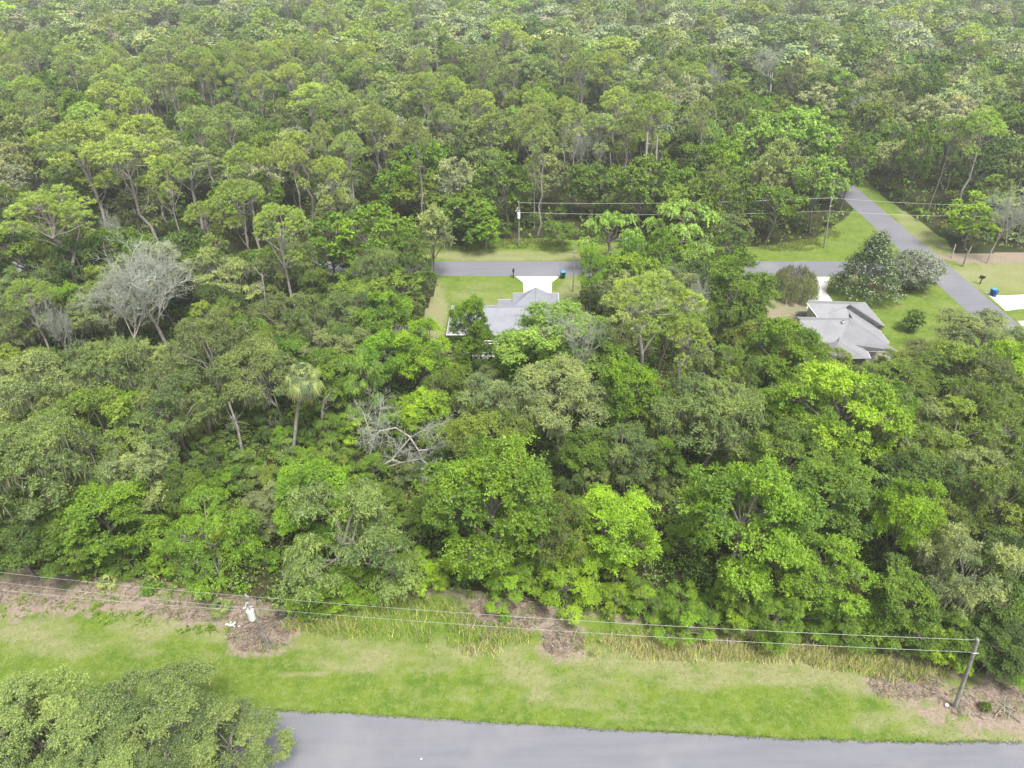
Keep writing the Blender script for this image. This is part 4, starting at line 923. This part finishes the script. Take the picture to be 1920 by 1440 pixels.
t1, off1, q1 = roof_house('house', 'single storey house with a stepped blue grey shingle roof beside the white drive',
    h1, [(851, 577), (937, 577), (938, 565), (965, 565), (966, 553), (1044, 553), (1048, 600), (1050, 622), (843, 622)], M_ROOF1, 2.55)
edge_trim(t1, off1, [((848, 573.5, E), (935, 573.5, E)), ((935, 573.5, E), (935, 562, E)), ((935, 562, E), (963, 562, E)), ((962, 562, E), (962, 550, E)), ((962, 550, E), (984, 549.6, E)), ((1027, 549.6, E), (1047, 550, E)), ((1047, 550, E), (1049, 590, E)),
    ((848, 573.5, E), (837, 628, E)), ((837, 628, E), (1056, 628, E)), ((1056, 628, E), (1049, 590, E))])
m = MB(); vpnt = P(1001, 556, 4.2)-off1
for k, (u, v) in enumerate(((905, 590), (975, 600))): pp = P(u, v, 4.15)-off1; m.disc_tube(pp-np.array([0, 0, .2]), pp+np.array([0, 0, .35]), .07, 8)
m.build('roof_vent', M_WHITE, t1)
window_on(t1, q1[7], q1[8], .25, 1.5, 1.6, 1.1, .05); window_on(t1, q1[7], q1[8], .75, 1.5, 1.6, 1.1, .05); window_on(t1, q1[7], q1[8], .5, 1.15, 1.8, 2.0, .05)
window_on(t1, q1[8], q1[0], .5, 1.5, 1.2, 1.1, .05)
window_on(t1, q1[4], q1[5], .5, 1.15, 4.6, 2.1, -.08, True)
# white screened porch behind the house
pc0 = P(868, 672, 0); pc1 = P(962, 672, 0); yb = P(900, 640, 2.4)[1]
t = thing('screen_porch', 'white framed screened porch glimpsed behind the blue grey roof', 'porch', tuple((pc0+pc1)/2)); o_ = (pc0+pc1)/2; wx = (pc1-pc0)[0]; m = MB(); dy = yb-o_[1]
for i in range(6):
    for yy in (0, dy): m.box((-wx/2+wx*i/5, yy, 1.2), (.12, .12, 2.4))
for yy in (0, dy): m.box((0, yy, 2.45), (wx+.12, .13, .14)); m.box((0, yy, .5), (wx-.2, .08, .10))
for i in range(6): m.box((-wx/2+wx*i/5, dy/2, 2.46), (.10, abs(dy), .10))
m.build('frame', M_WHITE, t); m = MB(); m.box((0, dy/2, .06), (wx+.3, abs(dy)+.3, .12)); m.build('slab', M_CONC, t)
m = MB(); m.box((0, -.05, .3), (wx, .05, .6)); m.build('kick_panel', M_WHITE, t)
# small shed with pale roof in the trees
ps = P(890, 748, 2); t = thing('shed', 'small shed with a pale metal roof glimpsed through trees in the middle of the wood', 'shed', (ps[0], ps[1], 0)); m = MB(); m.box((0, 0, 1), (3.0, 2.2, 2.0)); m.build('wall', M_WALL, t)
polymesh('roof', [[(-1.7, -1.3, 2.0), (1.7, -1.3, 2.0), (1.7, 0, 2.6), (-1.7, 0, 2.6)], [(-1.7, 0, 2.6), (1.7, 0, 2.6), (1.7, 1.3, 2.0), (-1.7, 1.3, 2.0)]], M_WHITE, t); m = MB(); m.box((0, -1.12, .95), (.9, .05, 1.8)); m.build('door', M_WHITE, t)
# angled house
h2 = [
 [(1513, 569, 4.3), (1594, 571, 4.4), (1586, 577, 4.0), (1598, 597, 3.1), (1533, 595, 3.0)],      # garage wing, slope towards us
 [(1513, 569, 4.3), (1594, 571, 4.4), (1622, 568, E), (1515, 563.5, E+.1)],                           # its street slope
 [(1594, 571, 4.4), (1622, 568, E), (1660, 613.5, E), (1656, 611, 4.0)],                            # right wing, outer slope
 [(1594, 571, 4.4), (1656, 611, 4.0), (1643, 612, 3.2), (1586, 577, 3.6)],                          # right wing, inner slope
 [(1586, 577, 3.6), (1643, 612, 3.2), (1668, 643, E), (1665, 646.5, E+.1), (1591, 600.5, 4.9), (1598, 597, 3.6)],
 [(1494, 595, 3.2), (1598, 596.5, 3.2), (1591, 600.5, 4.9), (1500, 600.5, 4.9)],
 [(1500, 600.5, 4.9), (1591, 600.5, 4.9), (1665, 646.5, 4.3), (1682, 658, 4.0), (1627, 659.5, E), (1574, 643, 2.9), (1498, 646, 2.3)],
 [(1576, 627, 3.0), (1627, 659.5, 3.0), (1633, 673, 2.8), (1622, 673, 3.6), (1572, 640, 3.9)],
 [(1572, 640, 3.9), (1622, 673, 3.6), (1560, 674, 2.6), (1545, 645, 2.8)]]
t2, off2, q2 = roof_house('house', 'angled grey roofed house with several wings on the corner lawn', h2,
    [(1518, 567), (1620, 571), (1656, 614), (1645, 616), (1664, 645), (1676, 658), (1626, 661), (1626, 671), (1562, 672), (1545, 645), (1503, 627), (1498, 598), (1530, 597)], M_ROOF2, 2.5)
edge_trim(t2, off2, [((1513, 569, 4.3), (1533, 595, 3.0)), ((1622, 568, E), (1660, 613.5, E)), ((1660, 613.5, E), (1643, 614.5, 3.0)), ((1515, 563.5, E+.1), (1622, 568, E)), ((1643, 612, 3.2), (1668, 643, E)), ((1627, 659.5, E), (1682, 658, 4.0)), ((1633, 673, 2.8), (1560, 674, 2.6)), ((1494, 595, 3.2), (1598, 596.5, 3.2)), ((1627, 659.5, 3.0), (1633, 673, 2.8))], r=.08)
m = MB(); pp = P(1580, 605, 4.75)-off2; m.disc_tube(pp, pp+np.array([0, 0, .35]), .17, 10); m.build('roof_vent', M_WHITE, t2)
window_on(t2, q2[4], q2[3], .5, 1.4, 1.2, 1.0); window_on(t2, q2[1], q2[2], .4, 1.4, 1.5, 1.1)
t = thing('plank_stack', 'low stack of brown boards beside the left wall of the angled house', 'boards', tuple(P(1505, 592)))
for i in range(4):
    m = MB(); m.box((.1*i, .18*i, .12+.1*i), (2.2, .22, .08), .03*i); m.build('board', M_POLE, t)
# far house among the trees at the top edge
pf = P(738, 22, 6); t = thing('house', 'distant pale grey house half hidden by trees at the top edge', 'house', (pf[0], pf[1], 0)); m = MB(); m.box((0, 0, 4.5), (17, 9, 9)); m.build('wall', M_WALL, t)
polymesh('roof', [[(-9.5, -5.5, 9), (9.5, -5.5, 9), (6, 0, 12.5), (-6, 0, 12.5)], [(9.5, 5.5, 9), (-9.5, 5.5, 9), (-6, 0, 12.5), (6, 0, 12.5)], [(-9.5, 5.5, 9), (-9.5, -5.5, 9), (-6, 0, 12.5)], [(9.5, -5.5, 9), (9.5, 5.5, 9), (6, 0, 12.5)]], M_ROOF3, t)
for i in range(5):
    m = MB(); m.box((-6.4+3.2*i, -4.53, 7), (1.3, .05, 1.5)); f = m.build('window', M_WHITE, t); m = MB(); m.box((-6.4+3.2*i, -4.57, 7), (1.0, .04, 1.2)); m.build('pane', M_GLASS, f)

# ------------------------------------------------------------------ poles and wires
def pole(label, base, top, r=.15, name='utility_pole', transformer=False, guy=None, ins=1):
    base = np.array(base, float); top = np.array(top, float)-base; t = thing(name, label, 'utility pole', tuple(base)); m = MB(); n = 8
    m.path([top*k/n for k in range(n+1)], r, r*.72, 10); m.tube(top, top+np.array([0, 0, .002]), r*.72, .001, 10); m.build('post', M_POLE, t)
    for k in range(ins):
        m = MB(); p = top+np.array([-.12, 0, .04]); m.disc_tube(p, p+np.array([0, 0, .22]), .06, 8); m.disc_tube(p+np.array([0, 0, .08]), p+np.array([0, 0, .12]), .10, 8); m.build('insulator', M_WHITE, t)
    m = MB(); s = top*.84; m.box(s+np.array([0, -.16, 0]), (.5, .08, .08)); m.build('bracket', M_WIRE, t)
    if transformer:
        c = top*.74+np.array([-.05, -.42, 0]); m = MB(); m.disc_tube(c-np.array([0, 0, .55]), c+np.array([0, 0, .5]), .30, 18); m.tube(c+np.array([0, 0, .5]), c+np.array([0, 0, .62]), .30, .14, 18); can = m.build('transformer', M_WHITE, t, False)
        m = MB()
        for dx in (-.14, .14): m.disc_tube(c+np.array([dx, 0, .55]), c+np.array([dx, 0, .9]), .05, 8)
        m.build('bushing', M_WHITE, can)
        m = MB(); q = top*.9+np.array([-.25, -.1, 0]); m.tube(top*.9, q, .03, .03, 5); m.disc_tube(q, q+np.array([-.15, -.05, -.5]), .06, 8); m.disc_tube(q+np.array([-.12, 0, -.55]), q+np.array([-.4, 0, -.75]), .07, 8); m.build('cutout_fuse', M_WHITE, t)
        m = MB(); m.path([top*.95, q, c+np.array([-.14, 0, .9])], .015, .015, 4); m.build('lead_wire', M_BLACK, t)
    return t, base+top
def wire(a, b, label, sag=.5, r=.012, n=24):
    a = np.array(a, float); b = np.array(b, float); m = MB(); pts = []
    for k in range(n+1): q = k/n; p = (b-a)*q; p[2] -= sag*4*q*(1-q); pts.append(p)
    m.path(pts, r, r, 5); o = m.build('power_line', M_WIRE); o.location = tuple(a); return tag(o, label, 'power line', 'overhead power lines')
def solve_top(u, v, base):        # the height at which a plumb pole over base reaches image row v
    lo, hi = 0, 30
    for _ in range(40):
        md = (lo+hi)/2
        if proj((base[0], base[1], md))[1] > v: lo = md
        else: hi = md
    return md
bL = P(503, 1215); hL = solve_top(0, 1118, bL); tL = P(464, 1118, hL)
bR = P(1790, 1326); hR = solve_top(0, 1200, bR); tR = P(1834, 1200, hR)
bF = P(1545, 465); hF = solve_top(0, 371, bF); tF = P(1559, 371, hF)
bG = P(973, 463); hG = solve_top(0, 380, bG); tG = P(973, 380, hG)
print('pole heights', hL, hR, hF, hG, tL, bL, tR, bR)
_, TL = pole('wooden utility pole with a white transformer can by the brush strip', bL, tL, .14, transformer=True)
m = MB(); g0 = np.zeros(3); t = thing('stub_pole', 'grey stub post leaning against the transformer pole', 'pole', tuple(P(509, 1218))); m.path([np.zeros(3), (tL-bL)*.55+np.array([-.25, .1, 0])], .09, .07, 8); m.build('post', M_POLE, t)
_, TR = pole('leaning wooden utility pole on the verge at the lower right', bR, tR, .17)
_, TF = pole('leaning wooden utility pole on the grass corner beside the side road', bF, tF, .16)
_, TG = pole('far utility pole with a small white transformer beyond the first house', bG, tG, .15, transformer=True)
bS = P(1074, 547); hS = solve_top(0, 456, bS); pole('thin dark service pole right of the white drive', bS, (bS[0], bS[1], hS), .11, ins=0)
bX = P(1886, 462); pole('far utility pole beside the bare tree at the right edge', bX, P(1890, 385, solve_top(0, 385, bX)), .14)
def at_z(base, top, f): return base+(top-base)*f
offL = np.array([-90., 0, 0])
def out_left(u, v, ref): return P(u, v, ref[2])
wire(P(-260, 1041, TL[2]), TL, 'top wire running off left from the transformer pole', .35); wire(TL, TR, 'top wire between the transformer pole and the leaning right pole', .55)
nL = at_z(bL, tL, .78); nR = at_z(bR, tR, .83)
wire(P(-260, 1058, nL[2]), nL, 'lower wire running off left from the transformer pole', .35); wire(nL, nR, 'lower wire between the transformer pole and the leaning right pole', .5)
s2 = at_z(bL, tL, .73); wire(P(-260, 1075, s2[2]), s2, 'thin lowest wire running off left under the transformer', .5, .014)
nG = at_z(bG, tG, .79); nF = at_z(bF, tF, .75); TX = P(1890, 385, solve_top(0, 385, bX)); nX = at_z(bX, TX, .75)
wire(TG, TF, 'top wire along the back street between the two far poles', .5, .024); wire(nG, nF, 'lower wire along the back street between the two far poles', .6, .022)
wire(TF, TX, 'top wire crossing the side road', .35, .026); wire(nF, nX, 'lower wire crossing the side road', .4, .024)
wire(TX, P(2050, 450, 6), 'wire dropping off to the right past the bare tree', .3, .022)

# ------------------------------------------------------------------ street furniture and litter
def mailbox(label, p, rz):
    t = thing('mailbox', label, 'mailbox', tuple(p), rz); m = MB(); m.box((0, 0, .55), (.14, .14, 1.1)); m.box((0, .1, .95), (.1, .7, .1)); m.build('post', M_BLACK, t)
    m = MB(); th = np.linspace(0, PI, 9); prof = [(-.15, 0)]+[(-.15*math.cos(a), .13+.15*math.sin(a)) for a in th]+[(.15, 0)]; n = len(prof)
    V = [(x, -.35, 1.1+z) for x, z in prof]+[(x, .35, 1.1+z) for x, z in prof]; m.quads(V, [[i, (i+1) % n, (i+1) % n+n, i+n] for i in range(n)]); m.box((0, -.36, 1.22), (.29, .02, .24)); m.box((0, .36, 1.22), (.29, .02, .24)); m.build('box', M_BLACK, t)
    m = MB(); m.box((.17, 0, 1.32), (.02, .05, .25)); m.build('flag', M_BLACK, t); t.scale = (1.15, 1.15, 1.15)
mailbox('black mailbox on a post left of the white drive', P(962.5, 521), 0)
mailbox('black mailbox on a post on the verge of the side road', P(1837, 533), 1.0)
def bin_(label, p, rz, body, lid, s=1.):
    t = thing('wheeled_bin', label, 'bin', tuple(p), rz); m = MB(); a, b = .24, .32
    V = [(-a, -a, .1), (a, -a, .1), (a, a, .1), (-a, a, .1), (-b, -b, 1.0), (b, -b, 1.0), (b, b, 1.0), (-b, b, 1.0)]; m.quads(V, [[3, 2, 1, 0], [0, 1, 5, 4], [1, 2, 6, 5], [2, 3, 7, 6], [3, 0, 4, 7]]); m.box((0, 0, .97), (.72, .72, .06)); m.build('body', body, t)
    m = MB(); V = [(-.36, -.38, 1.01), (.36, -.38, 1.01), (.36, .36, 1.01), (-.36, .36, 1.01), (-.3, -.3, 1.10), (.3, -.3, 1.10), (.3, .3, 1.14), (-.3, .3, 1.14)]; m.quads(V, [[3, 2, 1, 0], [4, 5, 6, 7], [0, 1, 5, 4], [1, 2, 6, 5], [2, 3, 7, 6], [3, 0, 4, 7]]); m.build('lid', lid, t)
    for sx_ in (-.27, .27): m = MB(); m.disc_tube((sx_-.03, .27, .12), (sx_+.03, .27, .12), .12, 14); m.build('wheel', M_RUBBER, t)
    m = MB(); m.tube((-.28, .42, 1.0), (.28, .42, 1.0), .02, .02, 6); m.build('handle', body, t); t.scale = (s, s, s)
bin_('green wheeled bin with a pale lid at the right corner of the white drive', P(1055, 522), .2, M_GREENP, M_LBLUE, 1.25)
bin_('blue wheeled bin by the side road drive, left one of the two', P(1859, 553), .7, M_BLUEP, M_LBLUE, 1.05)
bin_('blue wheeled bin by the side road drive, right one of the two', P(1864, 556), .9, M_BLUEP, M_BLUEP, 1.0)
# old tyre, litter, ball
p = P(527, 1155); t = thing('old_tyre', 'dark round old tyre lying in the brown brush right of the transformer pole', 'tyre', tuple(p)); m = MB(); nn = 28; mm = 10; V = []; Fq = []
for i in range(nn):
    for j in range(mm):
        a = i*2*PI/nn; b_ = j*2*PI/mm; V.append(((.36+.15*math.cos(b_))*math.cos(a), (.36+.15*math.cos(b_))*math.sin(a), .17+.12*math.sin(b_))); Fq.append([i*mm+j, ((i+1) % nn)*mm+j, ((i+1) % nn)*mm+(j+1) % mm, i*mm+(j+1) % mm])
m.quads(V, Fq); m.build('tread', M_RUBBER, t, True); m = MB(); m.disc_tube((0, 0, .03), (0, 0, .1), .22, 20); m.build('soil_fill', M_RUBBER, t)
def litter(label, u, v, s, n=26, name='litter'):
    p = P(u, v); m = MB(); c = rng.normal(size=(n, 3))*np.array([.35, .2, .06])*s; c[:, 2] = np.abs(c[:, 2])+.08; m.leaves(c, nz(unit(n)*np.array([1, 1, .3])), nz(unit(n)+np.array([0, 0, 1.])), .3*s, .16*s, .5); o = m.build(name, M_WHITE); o.location = tuple(p); tag(o, label, 'litter')
litter('crumpled white litter in the brush left of the transformer pole', 437, 1172, 1.0)
litter('small white scrap at the road edge in the lower right corner', 1900, 1388, .35, 10)
b_ = MB(); th = np.linspace(0, PI, 9)
for i in range(8):
    for j in range(12):
        f = lambda a, b: (.17*math.sin(a)*math.cos(b), .17*math.sin(a)*math.sin(b), .15+.15*math.cos(a)); a0, a1 = th[i], th[i+1]; c0_, c1_ = j*PI/6, (j+1)*PI/6; b_.quads([f(a0, c0_), f(a1, c0_), f(a1, c1_), f(a0, c1_)], [[0, 1, 2, 3]])
o = b_.build('marker_ball', M_WHITE, None, True); o.location = tuple(P(1774, 1324)); tag(o, 'pale round ball in the grass at the foot of the leaning pole', 'ball')
pr = P(790, 1423); polymesh('road_mark', [[(pr[0]+math.cos(a)*.07, pr[1]+math.sin(a)*.07, .014) for a in np.linspace(0, 2*PI, 12, endpoint=False)]], M_WHITE)['kind'] = 'structure'

# ------------------------------------------------------------------ haze
if HAZE > 0:
    hm = bpy.data.materials.new('haze'); hm.use_nodes = True; nt = hm.node_tree; nt.nodes.clear(); out = nt.nodes.new('ShaderNodeOutputMaterial'); pv = nt.nodes.new('ShaderNodeVolumePrincipled')
    pv.inputs['Color'].default_value = (.93, .96, 1, 1); pv.inputs['Density'].default_value = HAZE; pv.inputs['Anisotropy'].default_value = .2; nt.links.new(pv.outputs[0], out.inputs['Volume'])
    m = MB(); m.box((0, 1650, 28.5), (6100, 5200, 59)); o = m.build('haze', hm); tag(o, 'thin pale haze over the forest', 'haze', kind='stuff')

from collections import Counter
cl = Counter(o['label'] for o in bpy.data.objects if 'label' in o.keys() and o.parent is None)
print('long', [l for l in cl if len(l.split()) > 16 or len(l.split()) < 4], 'most shared', cl.most_common(6), 'distinct', len(cl))
